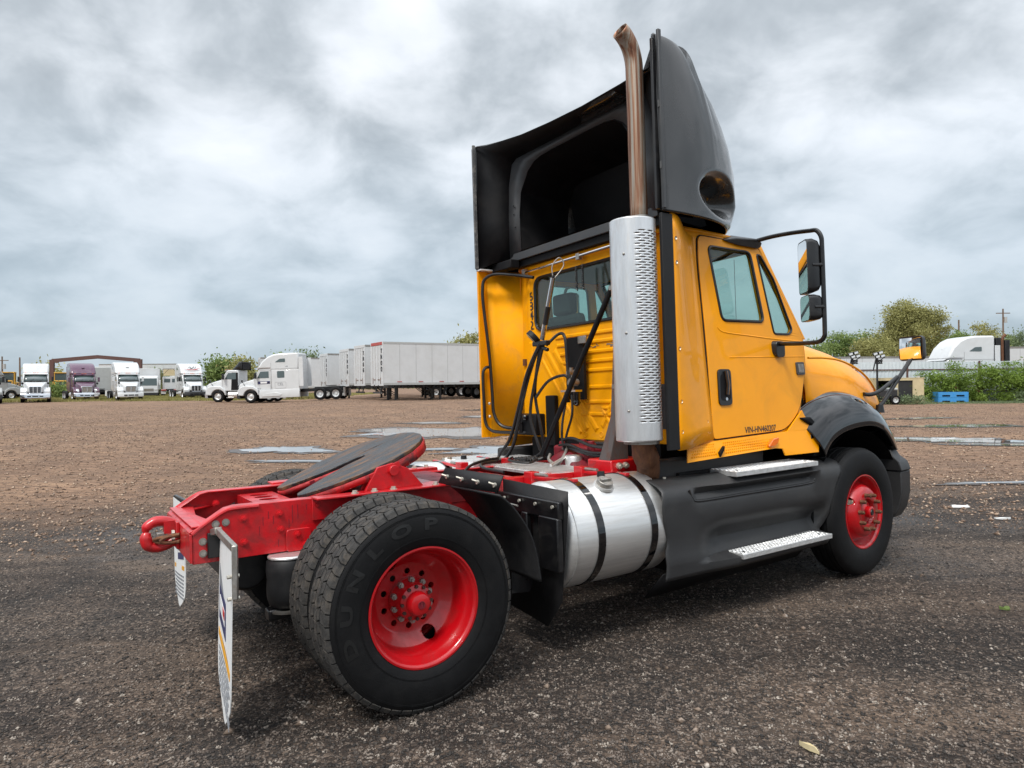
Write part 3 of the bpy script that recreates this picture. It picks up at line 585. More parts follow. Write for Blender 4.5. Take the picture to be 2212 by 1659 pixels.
# rear mud flaps with printing
def flap(sy,xt,xb,zb,zt=.93):
    x0=xt[1]
    ya,yb=sy*.47,sy*1.05; nz=12; g=[]
    def P(t,u,dx=0):   # t 0..1 down, u 0..1 outward
        x=lerp(lerp(xt[0],xt[1],u),lerp(xb[0],xb[1],u),t)+.003*sin(u*5+t*3)*sy; return Vector((x+dx,lerp(ya,yb,u),lerp(zt,zb,t)))
    def inset(t): return .0 if t<.80 else ((t-.80)/.20)**1.4*.44
    for dx in (-.002,.002):
        for i in range(nz+1):
            t=i/nz; k=inset(t); g.append([P(t,lerp(k,1-k,j/6),dx) for j in range(7)])
    mb=MB(); mb.loft(g[:nz+1],caps=False,closed=False); mb.loft(g[nz+1:],caps=False,closed=False)
    a=[r[0] for r in g[:nz+1]]; b=[r[0] for r in g[nz+1:]]; mb.loft([a,b],caps=False,closed=False)
    a=[r[6] for r in g[:nz+1]]; b=[r[6] for r in g[nz+1:]]; mb.loft([a,b],caps=False,closed=False)
    fl=mb.build('mud_flap',M['flap_w'],TR,ang=60)
    def patch(name,poly,mat,dx=-.0045):
        pb=MB(); pb.add([P(t,u,dx) for u,t in poly]+[P(t,u,dx+.002) for u,t in poly],[tuple(range(len(poly))),tuple(range(2*len(poly)-1,len(poly)-1,-1))]+[(i,(i+1)%len(poly),len(poly)+(i+1)%len(poly),len(poly)+i) for i in range(len(poly))])
        return pb.build(name,mat,fl,ang=0)
    patch('printed_band',[(.12,.30),(.12,.50),(.55,.56),(.55,.36)],M['navy']); patch('printed_point',[(.12,.19),(.12,.30),(.45,.345)],M['grey_print'])
    patch('printed_badge',[(.18,.36),(.18,.44),(.50,.49),(.50,.41)],M['flap_w'],-.006); patch('printed_badge',[(.40,.395),(.40,.44),(.50,.455),(.50,.41)],M['print_red'],-.0075)
    patch('printed_stripe',[(.08,.56),(.08,.60),(.92,.69),(.92,.65)],M['amber_print'])
    rg=random.Random(3)
    for r in range(7):
        t=.645+r*.034; u=.12
        while u<.85:
            w=rg.uniform(.05,.16); patch('printed_text',[(u,t+u*.09),(u,t+.016+u*.09),(u+w,t+.016+(u+w)*.09),(u+w,t+(u+w)*.09)],M['grey_print']); u+=w+.04
    mb=MB(); mb.bar((x0+.03,sy*.44,.905),(x0+.03,sy*.58,.935),.035,.035); mb.bar((x0+.03,sy*.57,.93),(x0+.012,sy*1.06,.925),.022,.038); mb.bar((x0+.012,sy*1.05,.94),(x0+.008,sy*1.06,.70),.024,.030)
    mb.build('flap_hanger',M['steel'] if sy<0 else M['black'],TR,bev=.004)
    MB().box(-.885,-.815,min(sy*.434,sy*.46),max(sy*.434,sy*.46),.775,.905).build('hanger_mount',M['black'],TR,bev=.004)
    for z in (.80,.70): MB().cyl((x0-.022,sy*1.04,z),(x0+.03,sy*1.04,z),.009,None,8).build('hanger_bolt',M['zinc'],TR)
flap(-1,(-.822,-.883),(-.855,-.905),.045); flap(1,(-.862,-.850),(-.872,-.858),.24)
# ---- fifth wheel
A=radians(20); FO=Vector((.10,0,1.175)); fu=Vector((cos(A),0,sin(A))); fv=Vector((0,1,0)); fw=Vector((-sin(A),0,cos(A)))
half=[(.455,0),(.44,.13),(.40,.235),(.33,.33),(.23,.41),(.10,.452),(0,.455),(-.12,.44),(-.25,.395),(-.37,.33),(-.455,.265),(-.475,.225),(-.46,.175),(-.36,.13),(-.22,.078),(-.10,.046),(.02,.040),(.07,.02)]
outl=half+[(u,-v) for u,v in half[::-1][0:-1]]
vs,fs=holed(outl,[[(.17+.10*cos(a),.10+.009*sin(a)) for a in np.linspace(0,2*pi,14,endpoint=False)]],.022)
MB().add(place(vs,FO,fu,fv,fw),fs).build('fifth_wheel_plate',M['grease'],TR,bev=.004)
# plate skirt, painted red
mb=MB(); o1=[(u*1.003,v*1.003) for u,v in outl if True]; n=len(outl)
top=[FO+fu*u+fv*v-fw*.012 for u,v in o1]; bt=[FO+fu*u*.985+fv*v*.985-fw*(.050+(.022 if u>0 else .0)) for u,v in o1]
mb.loft([top,bt],caps=False); mb.build('fifth_wheel_rim',pmat('chipped_red_paint',(.45,.012,.015),.5,dirt=.95,dirtc=(.03,.025,.025),dscale=8,bump=.4),TR,solid=.012,off=0)
mb=MB()
for sy in (-1,1):
    mb.bar(FO+fu*-.38+fv*sy*.25-fw*.045,FO+fu*.38+fv*sy*.25-fw*.045,.02,.06); mb.bar(FO+fu*-.3+fv*sy*.1-fw*.045,FO+fu*.2+fv*sy*.1-fw*.045,.02,.06)
mb.build('fifth_wheel_ribs',M['red_dark'],TR)
for sy in (-1,1):
    mb=MB(); mb.prism([(-.02,1.035),(.36,1.035),(.26,1.15),(.16,1.19),(.06,1.17)],'y',min(sy*.385,sy*.36),max(sy*.385,sy*.36)); mb.prism([(-.02,1.035),(.36,1.035),(.26,1.15),(.16,1.19),(.06,1.17)],'y',min(sy*.44,sy*.465),max(sy*.44,sy*.465))
    mb.box(.08,.24,min(sy*.36,sy*.46),max(sy*.36,sy*.46),1.10,1.16); mb.build('pivot_bracket',M['red'],TR,bev=.004)
    MB().cyl((.16,sy*.33,1.145),(.16,sy*.49,1.145),.032,None,14).build('pivot_pin',M['red'],TR,bev=.003)
    MB().bar(FO+fu*-.1+fv*sy*.455-fw*.03,FO+fu*.10+fv*sy*.462-fw*.03,.016,.03).build('release_bar',M['red'],TR)
    # mounting angle with bolts
    mb=MB(); y0,y1=sorted((sy*.434,sy*.545)); mb.box(-.33,.92,y0,y1,1.024,1.036); y0,y1=sorted((sy*.434,sy*.446)); mb.box(-.33,.92,y0,y1,.90,1.024); mb.build('mounting_angle',M['red'],TR,bev=.003)
    for x in (-.10,.02,.14,.42,.52,.66,.76,.86): hexnut(MB(),(x,sy*.51,1.036),(0,0,1),.016,.018).cyl((x,sy*.51,1.036),(x,sy*.51,1.041),.022,None,12).build('mounting_bolt',M['zinc'],TR)
MB().box(-.05,.50,-.44,.44,1.026,1.034).build('base_plate',M['red'],TR,bev=.002)
MB().box(.36,.80,-.40,.40,1.012,1.02).build('base_plate',M['red_dark'],TR)
# ---- quarter fender and splash guards ahead of the rear wheel (both sides)
def quarter(sy):
    mb=MB(); th=[(.47,1.035),(.56,.955),(.655,.82),(.705,.68),(.73,.52)]
    c=crom([(x,0,z) for x,z in th],5); mb.loft([[(p.x+d*1.0,sy*.62,p.z) for p in c] for d in (0,)]+[[(p.x,sy*1.17,p.z) for p in c]],caps=False,closed=False)
    mb.build('quarter_fender',M['rubber_flap'],TR,solid=.012,off=0)
    mb=MB(); mb.add([(.50,sy*.50,1.135),(.50,sy*1.17,1.14),(.475,sy*1.14,1.045),(.475,sy*.44,1.03)],[(0,1,2,3)]); mb.build('fender_top_strip',M['rubber_flap'],TR,solid=.008,off=0)
    for k in range(4):
        y=sy*(.56+k*.185); MB().cyl((.482,y,1.085),(.468,y,1.085),.013,None,10).cyl((.47,y,1.09),(.45,y-.02*sy,1.10),.006,None,8).build('fender_bolt',M['zinc'],TR)
    mb=MB(); mb.add([(.90,sy*.54,1.03),(.90,sy*1.22,1.015),(.90,sy*1.22,.93),(.91,sy*1.12,.36),(.88,sy*1.02,.20),(.86,sy*.60,.25),(.90,sy*.54,.60)],[(0,1,2,3,4,5,6)]); mb.build('splash_guard',M['rubber_flap'],TR,solid=.008,off=0)
    mb=MB(); mb.box(.85,.89,min(sy*.5,sy*1.19),max(sy*.5,sy*1.19),.85,.955); mb.box(.84,.88,min(sy*1.0,sy*1.19),max(sy*1.0,sy*1.19),.55,.86); mb.box(.84,.88,min(sy*.82,sy*.88),max(sy*.82,sy*.88),.45,.86); mb.build('guard_bracket',M['black'],TR,bev=.008)
    MB().cyl((.70,sy*.5,.88),(.70,sy*.95,.88),.030,None,14).build('fender_tube',M['black'],TR)
    MB().tube([(.60,sy*.75,.97),(.62,sy*1.12,.955)],.006,6).build('tie_wire',M['steel'],TR)
    for k in range(4): y=sy*(.64+k*.17); MB().cyl((.845,y,.925),(.832,y,.925),.010,None,8).build('guard_bolt',M['zinc'],TR)
    MB().box(.905,.915,min(sy*.86,sy*1.05),max(sy*.86,sy*1.05),.292,.30).build('guard_edge_strip',M['alu'],TR)
quarter(-1); quarter(1)
# ---- fuel tanks
def tank(sy):
    yc,zc_,r=sy*.868,.70,.330
    mb=MB(); ax=(1,0,0); mb.lathe([(.001,.93),(.20,.932),(.29,.945),(.320,.962),(r,.985),(r,1.76),(.30,1.78),(.001,1.79)],(0,yc,zc_),ax,64); t=mb.build('fuel_tank',M['alu'],TR,ang=40)
    MB().lathe([(r-.002,.982),(r+.003,.984),(r+.003,.992),(r-.002,.994)],(0,yc,zc_),ax,64).build('tank_seam',M['alu'],t)
    for x in (1.165,1.60):
        MB().lathe([(r+.001,x-.026),(r+.007,x-.026),(r+.007,x+.026),(r+.001,x+.026)],(0,yc,zc_),ax,64).build('tank_strap',M['black_gloss'],TR)
        MB().bar((x,sy*.50,1.01),(x,yc-sy*-.10,1.03),.035,.02).box(x-.035,x+.035,min(sy*.44,sy*.53),max(sy*.44,sy*.53),.93,1.05).build('strap_bracket',M['red'],TR,bev=.004)
        MB().cyl((x,sy*.53,1.035),(x,sy*.66,1.035),.012,None,8).build('strap_bolt',M['steel'],TR)
    n=Vector((0,sy*.50,.866)); c=Vector((1.33,yc,zc_))+n*r
    MB().cyl(c,c+n*.016,.066,.062,28).build('filler_neck',M['alu'],t)
    cp=MB().cyl(c+n*.016,c+n*.045,.052,.050,28); cp.bar(c+n*.05+Vector((-.04,0,0)),c+n*.05+Vector((.04,0,0)),.02,.02,up=tuple(n)); cp.build('filler_cap',M['steel'],t,bev=.003)
    c2=Vector((1.42,yc,zc_))+Vector((0,sy*.12,.99))*r; MB().cyl(c2,c2+Vector((0,0,.035)),.028,.024,14).build('tank_vent',M['black'],t)
    MB().box(1.0,2.0,min(sy*.44,sy*.60),max(sy*.44,sy*.60),.36,.46).build('tank_cradle',M['black'],TR)
tank(-1); tank(1)
# ---- deck plate, steps and clutter behind the cab
mb=MB(); mb.box(1.38,1.78,-.43,.43,.985,1.008); dk=mb.build('deck_plate',M['alu_bright'],TR,bev=.002)
mb=MB()
for k in range(26): y=-.41+k*.0325; mb.bar((1.39,y,1.013),(1.77,y+.0,1.013),.012,.010)
rb=mb.build('tread_ribs',M['alu_bright'],dk,ang=0); tag(rb,kind='stuff')
st=MB().box(1.35,2.0,.62,1.18,.97,1.02).build('left_deck_box',M['alu_bright'],TR,bev=.006); mb=MB()
for k in range(19): mb.bar((1.36+k*.034,.63,1.025),(1.36+k*.034,1.17,1.025),.012,.010)
rb=mb.build('tread_ribs',M['alu_bright'],st,ang=0); tag(rb,kind='stuff')
MB().box(1.02,1.34,.50,1.15,.93,.985).build('left_deck_box',M['alu'],TR,bev=.01)
fl=MB().lathe([(.001,1.095),(.05,1.093),(.066,1.085),(.072,1.07),(.072,.99),(.06,.98)],(1.84,-.10,0),(0,0,1),28).build('oil_filter',M['alu'],TR,ang=40)
vs,fs=text('HASTUR',.022,.0005); MB().add([(1.84-.0735*cos(radians(66)+v[0]/.072)*-1*-1,-.10-.0735*sin(radians(66)+v[0]/.072),1.035+v[1]) for v in vs],fs).build('filter_lettering',M['ink'],fl,ang=0)
MB().cyl((1.90,-.34,1.0),(1.90,-.34,1.08),.05,.045,16).build('small_reservoir',M['black_gloss'],TR,bev=.006)
mb=MB(); mb.lathe([(.05,0),(.24,.03),(.30,.25),(.33,.6),(.36,.9)],(1.75,0,.86),(1,0,0),24); mb.box(1.9,2.2,-.25,.25,.95,1.15); mb.build('transmission',M['red_dark'],TR,bev=.02)
for x,y,z,h in ((1.95,.18,1.05,.13),(2.0,-.02,1.1,.10),(1.92,-.22,1.08,.12),(2.05,.3,1.0,.16),(2.04,-.42,1.02,.2)):
    MB().cyl((x,y,z),(x,y,z+h),.035,.028,10).cyl((x,y,z+h*.6),(x+.06,y+.03,z+h*.7),.02,None,8).build('gearbox_fitting',M['red_dark'],TR,bev=.004)
MB().box(2.02,2.10,-.40,-.05,1.05,1.19).build('gearbox_cover',M['black'],TR,bev=.02)
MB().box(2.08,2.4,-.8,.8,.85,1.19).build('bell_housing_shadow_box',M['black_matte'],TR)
def hose(pts,r,mat='rubber_hose',name='air_hose',n=6): return MB().tube(crom(pts,n),r,8).build(name,M[mat],TR)
hose([(1.78,.22,1.99),(1.74,.36,1.75),(1.72,.48,1.45),(1.72,.62,1.2),(1.68,.74,1.05),(1.6,.6,1.03)],.014)
hose([(1.79,.24,1.99),(1.76,.38,1.7),(1.72,.46,1.4),(1.70,.54,1.15),(1.66,.62,1.03),(1.5,.5,1.03)],.014)
hose([(1.80,.20,1.98),(1.78,.30,1.7),(1.76,.36,1.4),(1.78,.28,1.15),(1.8,.26,1.05),(1.65,.35,1.03)],.013)
hose([(1.79,.23,1.97),(1.80,.34,1.6),(1.82,.30,1.3),(1.84,.30,1.12),(1.8,.38,1.04)],.013)
hose([(1.80,.16,1.97),(1.9,.12,2.06),(1.9,.04,2.02),(1.9,.02,1.8),(1.9,.0,1.70)],.013)
hose([(1.78,.30,1.55),(1.84,.20,1.68),(1.90,.06,1.72),(1.92,.02,1.66)],.012)
hose([(1.92,.06,1.56),(1.88,.08,1.35),(1.84,.04,1.2),(1.85,.0,1.08)],.010)
hose([(1.92,.00,1.56),(1.90,-.02,1.4),(1.86,.02,1.2),(1.9,.0,1.06)],.010)
hose([(1.85,.05,1.2),(1.84,-.1,1.22),(1.86,-.3,1.17),(1.9,-.55,1.16)],.013)
hose([(1.86,.02,1.15),(1.84,-.14,1.13),(1.87,-.32,1.10),(1.9,-.58,1.10)],.017)
hose([(1.83,.07,1.16),(1.82,-.08,1.17),(1.85,-.28,1.12),(1.88,-.55,1.13)],.010)
hose([(1.70,.02,1.10),(1.66,-.02,1.06),(1.72,-.06,1.03),(1.84,-.02,1.14),(1.86,.06,1.13)],.012,'steel','grey_hose')
hose([(1.60,-.12,1.03),(1.72,-.08,1.06),(1.86,-.06,1.10)],.012,'alu','braided_line')
hose([(1.5,.5,1.03),(1.3,.40,1.03),(1.2,.2,1.02),(1.25,.0,1.0)],.013); hose([(1.6,.62,1.04),(1.35,.45,1.05),(1.15,.36,1.02),(1.0,.2,.95)],.012); hose([(1.66,.5,1.05),(1.5,.3,1.05),(1.55,.1,1.04),(1.7,.2,1.05)],.010)
for k in range(3):
    MB().tube([(1.62+.10*t+.0*k,.30+.06*k+.025*cos(t*42),1.03+.025*abs(sin(t*42))) for t in np.linspace(0,2.4,90)],.005,5).build('coiled_cable',M['rubber_hose'],TR)
# hose post, spring, gauge, gladhand panel
mb=MB(); mb.tube([(1.80,.04,2.50),(1.80,.216,2.02)],.020,12); mb.build('hose_support_post',M['chrome'],TR)
MB().tube([(1.805,.035,2.52),(1.80,.12,2.26)],.012,8).build('support_spring',M['black'],TR)
MB().tube([(1.80,.118,2.28),(1.80,.17,2.14)],.0225,12).build('post_sleeve',M['black'],TR)
hose([(1.80,.04,2.50),(1.81,.06,2.60),(1.86,.03,2.665),(1.88,.0,2.60),(1.81,.03,2.50)],.005,'steel','spring_hook')
gd=Vector((-.55,.35,-.6)).normalized(); c=Vector((1.78,.31,2.05))
MB().cyl(c-gd*.022,c+gd*.022,.062,.064,24).build('round_work_lamp',M['rubber_flap'],TR,bev=.004); MB().cyl(c+gd*.0222,c+gd*.026,.053,None,20).build('lamp_lens',M['tan'],TR)
MB().box(1.77,1.82,.13,.32,1.97,2.01).bar((1.80,.14,1.93),(1.80,.34,2.0),.03,.03).build('hose_clamp',M['black'],TR,bev=.008)
gp=MB().box(2.00,2.03,-.06,.17,1.52,2.03).build('gladhand_panel',M['black_matte'],TR,bev=.004); MB().box(1.98,2.0,-.12,-.02,1.97,2.03).build('panel_tab',M['steel'],gp,bev=.003)
mb=MB(); mb.cyl((1.93,.015,1.78),(1.93,.015,1.60),.022,None,12); mb.cyl((1.90,.015,1.74),(1.98,.015,1.74),.026,None,12); mb.cyl((1.90,.0,1.66),(1.98,.0,1.66),.03,None,12); mb.build('air_coupling',M['steel'],gp)
MB().box(1.90,1.97,-.07,.12,1.585,1.60).build('coupling_shelf',M['chrome'],gp); MB().cyl((1.93,-.05,1.50),(1.93,-.05,1.585),.028,.03,14).sph((1.93,-.05,1.50),.032,12,8).build('blue_coupling_cover',M['black_gloss'],gp)
MB().cyl((1.93,.07,1.50),(1.93,.07,1.585),.022,.026,12).build('dark_coupling_cover',M['black_gloss'],gp)
MB().tube([(1.86,-.66,2.44),(1.74,.19,1.08)],.021,12).build('stack_brace',M['black_matte'],TR)
MB().sph((1.87,-.68,2.45),.042,12,8).build('brace_joint',M['black_matte'],TR)
for y in (-.02,-.10): 
    MB().tube([(1.99+.008*cos(t*70),y+.008*sin(t*70),2.60-.20*t) for t in np.linspace(0,1,120)],.004,5).build('hanging_spring',M['black'],TR)
MB().tube([(2.03,-.86,2.70),(2.03,.80,2.675)],.010,8).build('hose_rail',M['chrome'],TR)
for y in (-.8,.0,.78): MB().box(2.02,2.06,y-.02,y+.02,2.66,2.71).build('rail_clip',M['steel'],TR)
MB().box(1.98,2.09,.60,.93,1.21,1.40).build('valve_box',M['black_matte'],TR,bev=.012); MB().box(2.04,2.09,.40,.53,1.12,1.56).build('black_splash_panel',M['black_matte'],TR,bev=.01)
MB().sph((1.97,.74,1.37),.03,10,6).cyl((1.96,.8,1.23),(1.96,.8,1.33),.02,None,8).build('valve_fittings',M['black_gloss'],TR)
# grab rail and handle on the left extender
hose([(2.02,.62,2.61),(1.95,.85,2.665),(1.86,1.02,2.69),(1.805,1.10,2.65),(1.79,1.115,2.56),(1.795,1.115,2.4),(1.84,1.11,1.95),(1.855,1.105,1.6),(1.86,1.09,1.40),(1.90,1.02,1.29),(1.98,.85,1.265),(2.02,.7,1.26)],.0155,'black','grab_rail')
hose([(1.85,1.115,1.84),(1.80,1.125,1.83),(1.775,1.13,1.76),(1.78,1.13,1.5),(1.785,1.13,1.34),(1.81,1.09,1.26),(1.87,1.0,1.235),(2.0,.75,1.235)],.0145,'black','grab_rail')
for z in (1.5,1.38): MB().sph((1.83,1.12,z),.014,10,6).build('rail_mount',M['zinc'],TR)
# ---- exhaust
ex,ey=1.665,-1.02
MB().cyl((ex+.02,ey,1.23),(ex+.02,ey,2.68),.118,None,32).build('muffler',M['steel'],TR)
# shield: solid wrap with a slotted sector, real slots
mb=MB(); R_=.152; z0,z1=1.25,2.70; nz=252; na=84
aa=[2*pi*i/na for i in range(na+1)]
import itertools
perf0,perf1=radians(-128),radians(-28)       # slotted sector faces right and forward
def inperf(a): a=(a+pi)%(2*pi)-pi; return perf0<a<perf1
zs=np.linspace(z0,z1,nz+1); vid={}
def V_(i,j):
    i%=na
    if (i,j) not in vid:
        a=2*pi*i/na; rr=R_*(1-.05*(j in(0,nz))); mb.v.append((ex+rr*cos(a),ey+rr*sin(a),zs[j])); vid[(i,j)]=len(mb.v)-1
    return vid[(i,j)]
for j in range(nz):
    for i in range(na):
        a=2*pi*(i+.5)/na; row=j//3
        slot=(j%3==1) and 20<j<nz-16 and inperf(a) and ((i+ (3 if row%2 else 0))%6)>1
        if slot: continue
        mb.f.append((V_(i,j),V_(i+1,j),V_(i+1,j+1),V_(i,j+1)))
sh=mb.build('exhaust_shield',M['shield'],TR,ang=60,solid=.003)
for z in (2.46,1.95,1.45): MB().sph((ex-.142,ey-.06,z),.009,8,6).build('shield_rivet',M['steel'],sh)
MB().lathe([(R_*.95,z1),(.10,z1+.002),(.07,z1+.004)],(ex,ey,0),(0,0,1),40).build('shield_top',M['shield'],sh)
MB().lathe([(R_*.95,z0),(.10,z0-.002),(.07,z0-.004)],(ex,ey,0),(0,0,1),40).build('shield_bottom',M['black'],sh)
px,py=ex+.065,ey
pts=[(px,py,2.66+.137*i) for i in range(8)]+[(px-.21*(1-cos(a)),py,3.73+.21*sin(a)*1.2) for a in np.linspace(0,radians(64),12)]
mb=MB().tube(pts,.058,28,caps=False); mb.build('exhaust_stack',M['stack'],TR,ang=60,solid=.003)
MB().lathe([(.0645,0),(.070,0),(.070,.03),(.0645,.03)],(px,py,2.705),(0,0,1),28).build('stack_collar',M['steel'],TR)
MB().tube(crom([(1.72,-1.0,1.26),(1.73,-.99,1.18),(1.79,-.96,1.10),(1.83,-.92,1.01),(1.83,-.86,.93),(1.82,-.78,.88)],5),[.078]*6+[.085]*4+[.078]*16,24).build('exhaust_elbow',M['rust'],TR,ang=60)
MB().lathe([(.086,0),(.092,.004),(.092,.014),(.086,.018)],(1.775,-.965,1.115),(.45,.15,-.85),28).build('elbow_band',M['rust'],TR)
mb=MB(); mb.loft([[(1.70,-.68,1.09),(1.88,-.68,1.09),(1.88,-.56,1.09),(1.70,-.56,1.09)],[(1.80,-.67,1.40),(1.89,-.67,1.40),(1.89,-.59,1.40),(1.80,-.59,1.40)],[(1.875,-.68,2.5),(1.93,-.68,2.5),(1.93,-.62,2.5),(1.875,-.62,2.5)]]); mb.build('stack_mast',pmat('rusty_grey_mast',(.10,.085,.08),.6,.3,dirt=.7,dirtc=(.14,.05,.03),dscale=6,stretch=(3,3,1)),TR,bev=.006)
for z in (1.6,2.3): MB().box(1.76,1.92,-.92,-.66,z,z+.03).build('mast_clamp',M['steel'],TR)
mb=MB(); mb.box(1.695,2.02,-.70,-.44,.965,1.095); mb.box(1.70,1.90,-.70,-.44,.90,.99); mb.build('mast_base',M['red'],TR,bev=.012)
for x in (1.76,1.82): MB().cyl((x-.0,-.70,1.055),(x,-.722,1.055),.022,None,12).cyl((x,-.722,1.055),(x,-.738,1.055),.014,None,6).build('mast_bolt',M['zinc'],TR)
# ---- cab body
SK=.09
def sY(z,sy=-1,o=0): return sy*(1.09-(z-1.2)*SK+o)
ez=Vector((0,SK,1)); 
def side_plate(poly,holes,sy,off,th,name,mat,bev=.003,parent=None):
    vs,fs=holed(poly,holes,th)
    P=[(v[0],sy*(1.09-(v[1]-1.2)*SK+off+v[2]),v[1]) for v in vs]
    return MB().add(P,fs).build(name,mat,parent or TR,bev=bev)
WIN=[(2.452,2.618),(2.925,2.612),(3.0,2.075),(2.520,2.072)]; VENT=[(3.005,2.60),(3.045,2.60),(3.18,2.42),(3.345,2.02),(3.30,1.985),(3.11,1.985)]
body=[(2.10,1.19),(3.13,1.215),(3.345,1.37),(3.49,1.74),(3.50,1.97),(3.39,2.14),(3.20,2.43),(3.05,2.685),(2.85,2.70),(2.10,2.74)]
door=[(2.300,1.222),(3.125,1.245),(3.335,1.392),(3.475,1.75),(3.478,1.965),(3.375,2.14),(3.185,2.42),(3.035,2.655),(2.85,2.678),(2.36,2.690),(2.335,2.5),(2.33,1.9)]
CAB=None
for sy in (-1,1):
    b_=side_plate(body,[rpoly(WIN,.05),rpoly(VENT,.03)],sy,-.012,.02,'cab_side',M['yellow'])
    d_=side_plate(rpoly(door,[.03,.10,.10,.08,.05,.1,.1,.04,.1,.05,.2,.2]),[rpoly(WIN,.05),rpoly(VENT,.03)],sy,.004,.014,'door',M['yellow'],bev=.005)
    dl=rpoly(door,[.03,.10,.10,.08,.05,.1,.1,.04,.1,.05,.2,.2]); MB().tube([(x*1.0,sY(z,sy,.001),z) for x,z in [((p[0]-2.9)*1.009+2.9,(p[1]-1.95)*1.006+1.95) for p in dl]],.0058,6,closed=True).build('door_gap_seal',M['black_matte'],d_)
    for nm,pl,rr in (('window_frame',WIN,.05),('vent_window_frame',VENT,.03)):
        pw=rpoly(pl,rr); MB().tube([(x,sY(z,sy,.010),z) for x,z in pw],.0115 if nm[0]=='w' else .009,8,closed=True).build(nm,M['black'],d_)
        mb=MB(); mb.add([(x,sY(z,sy,-.002),z) for x,z in pw]+[(x,sY(z,sy,-.007),z) for x,z in pw],[tuple(range(len(pw))),tuple(range(2*len(pw)-1,len(pw)-1,-1))]); mb.build('window_pane',M['glass'],d_,ang=0)
    # pressed crease below the window and sharp belt line
    MB().tube(crom([(2.46,sY(2.02,sy,.008),2.02),(2.53,sY(1.985,sy,.008),1.985),(2.8,sY(1.965,sy,.008),1.965),(3.1,sY(1.945,sy,.008),1.945),(3.45,sY(1.93,sy,.008),1.93)],5),.007,6).build('pressed_crease',M['yellow'],d_)
    MB().tube([(2.56,sY(1.80,sy,.0075),1.80),(3.46,sY(1.81,sy,.0075),1.81)],.0065,6).build('pressed_crease',M['yellow'],d_)
    # handle
    hp=[(x,z) for x,z in rpoly([(2.405,1.715),(2.545,1.715),(2.525,1.455),(2.385,1.455)],.035)]
    side_plate(hp,[],sy,.016,.012,'door_handle',M['black'],bev=.006,parent=d_)
    side_plate(rpoly([(2.425,1.68),(2.525,1.68),(2.512,1.49),(2.405,1.49)],.03),[],sy,.0225,.002,'handle_recess',M['black_matte'],bev=0,parent=d_)
    MB().tube([(2.478,sY(1.70,sy,.03),1.70),(2.475,sY(1.60,sy,.04),1.60),(2.462,sY(1.53,sy,.034),1.53)],.014,8).build('handle_lever',M['black_gloss'],d_)
    MB().cyl((2.46,sY(1.50,sy,.022),1.50),(2.46,sY(1.50,sy,.030),1.50),.012,None,14).build('door_lock',M['chrome'],d_)
    side_plate(rrect(3.335,3.435,1.665,1.765,.012),[],sy,.016,.014,'side_vent',M['fair_flange'],bev=.003,parent=d_); side_plate(rrect(3.352,3.42,1.682,1.75,.006),[],sy,.0245,.004,'vent_grille',M['steel'],bev=0,parent=d_)
    # lower sill fairing
    sill=[(1.99,1.085),(2.02,1.175),(2.27,1.208),(3.12,1.232),(3.33,1.385),(3.36,1.34),(3.44,1.235),(3.50,1.235),(3.43,1.055),(3.05,1.055),(3.02,1.11),(2.93,1.118)]
    P=[]; mb=MB(); n=len(sill)
    def sl(x,z): return sy*(1.095+.035*smooth((1.22-z)/.10)+.03*smooth((x-3.0)/.3)*smooth((1.36-z)/.15))
    g=[]
    vs,fs=holed(sill,[],.012); mb.add([(v[0],sl(v[0],v[1])+v[2]*sy,v[1]) for v in vs],fs); slo=mb.build('sill_fairing',M['yellow'],TR,bev=.005)
    MB().prism(rpoly([(2.30,1.13),(2.35,1.175),(2.345,1.15),(2.305,1.10)],.004),'y',min(sy*1.128,sy*1.150),max(sy*1.128,sy*1.150)).build('sill_notch',M['black_matte'],slo)
    mb=MB(); rg=random.Random(5)
    for i in range(40):
        for j in range(5):
            x=2.04+i*.0215+(j%2)*.0108; z=1.118+j*.017+(x-2.04)*.022
            if 2.28<x<2.37: continue
            mb.obox((x,sy*(1.1325-.022*j/4),z),(.010,.003,.010),Matrix.Rotation(radians(45),3,'Y'))
    tp=mb.build('tread_pattern',M['yellow'],slo,ang=0); tag(tp,kind='stuff')
    mb=MB(); pl=rpoly([(2.835,1.135),(2.895,1.19),(2.965,1.20),(2.955,1.16),(2.91,1.135)],.02); 
    mb.prism(pl,'y',min(sy*1.115,sy*1.150),max(sy*1.115,sy*1.150)); mb.build('side_marker_lamp',M['amber'],TR,bev=.008)
vs,fs=text('VIN-HN460207',.064,.0008,shear=.12,bold=.0002); 
MB().add([(2.818+v[0]*.87,sY(1.263+v[1],-1,.0125)-v[2],1.266+v[1]) for v in vs],fs).build('door_lettering',M['ink'],TR,ang=0)
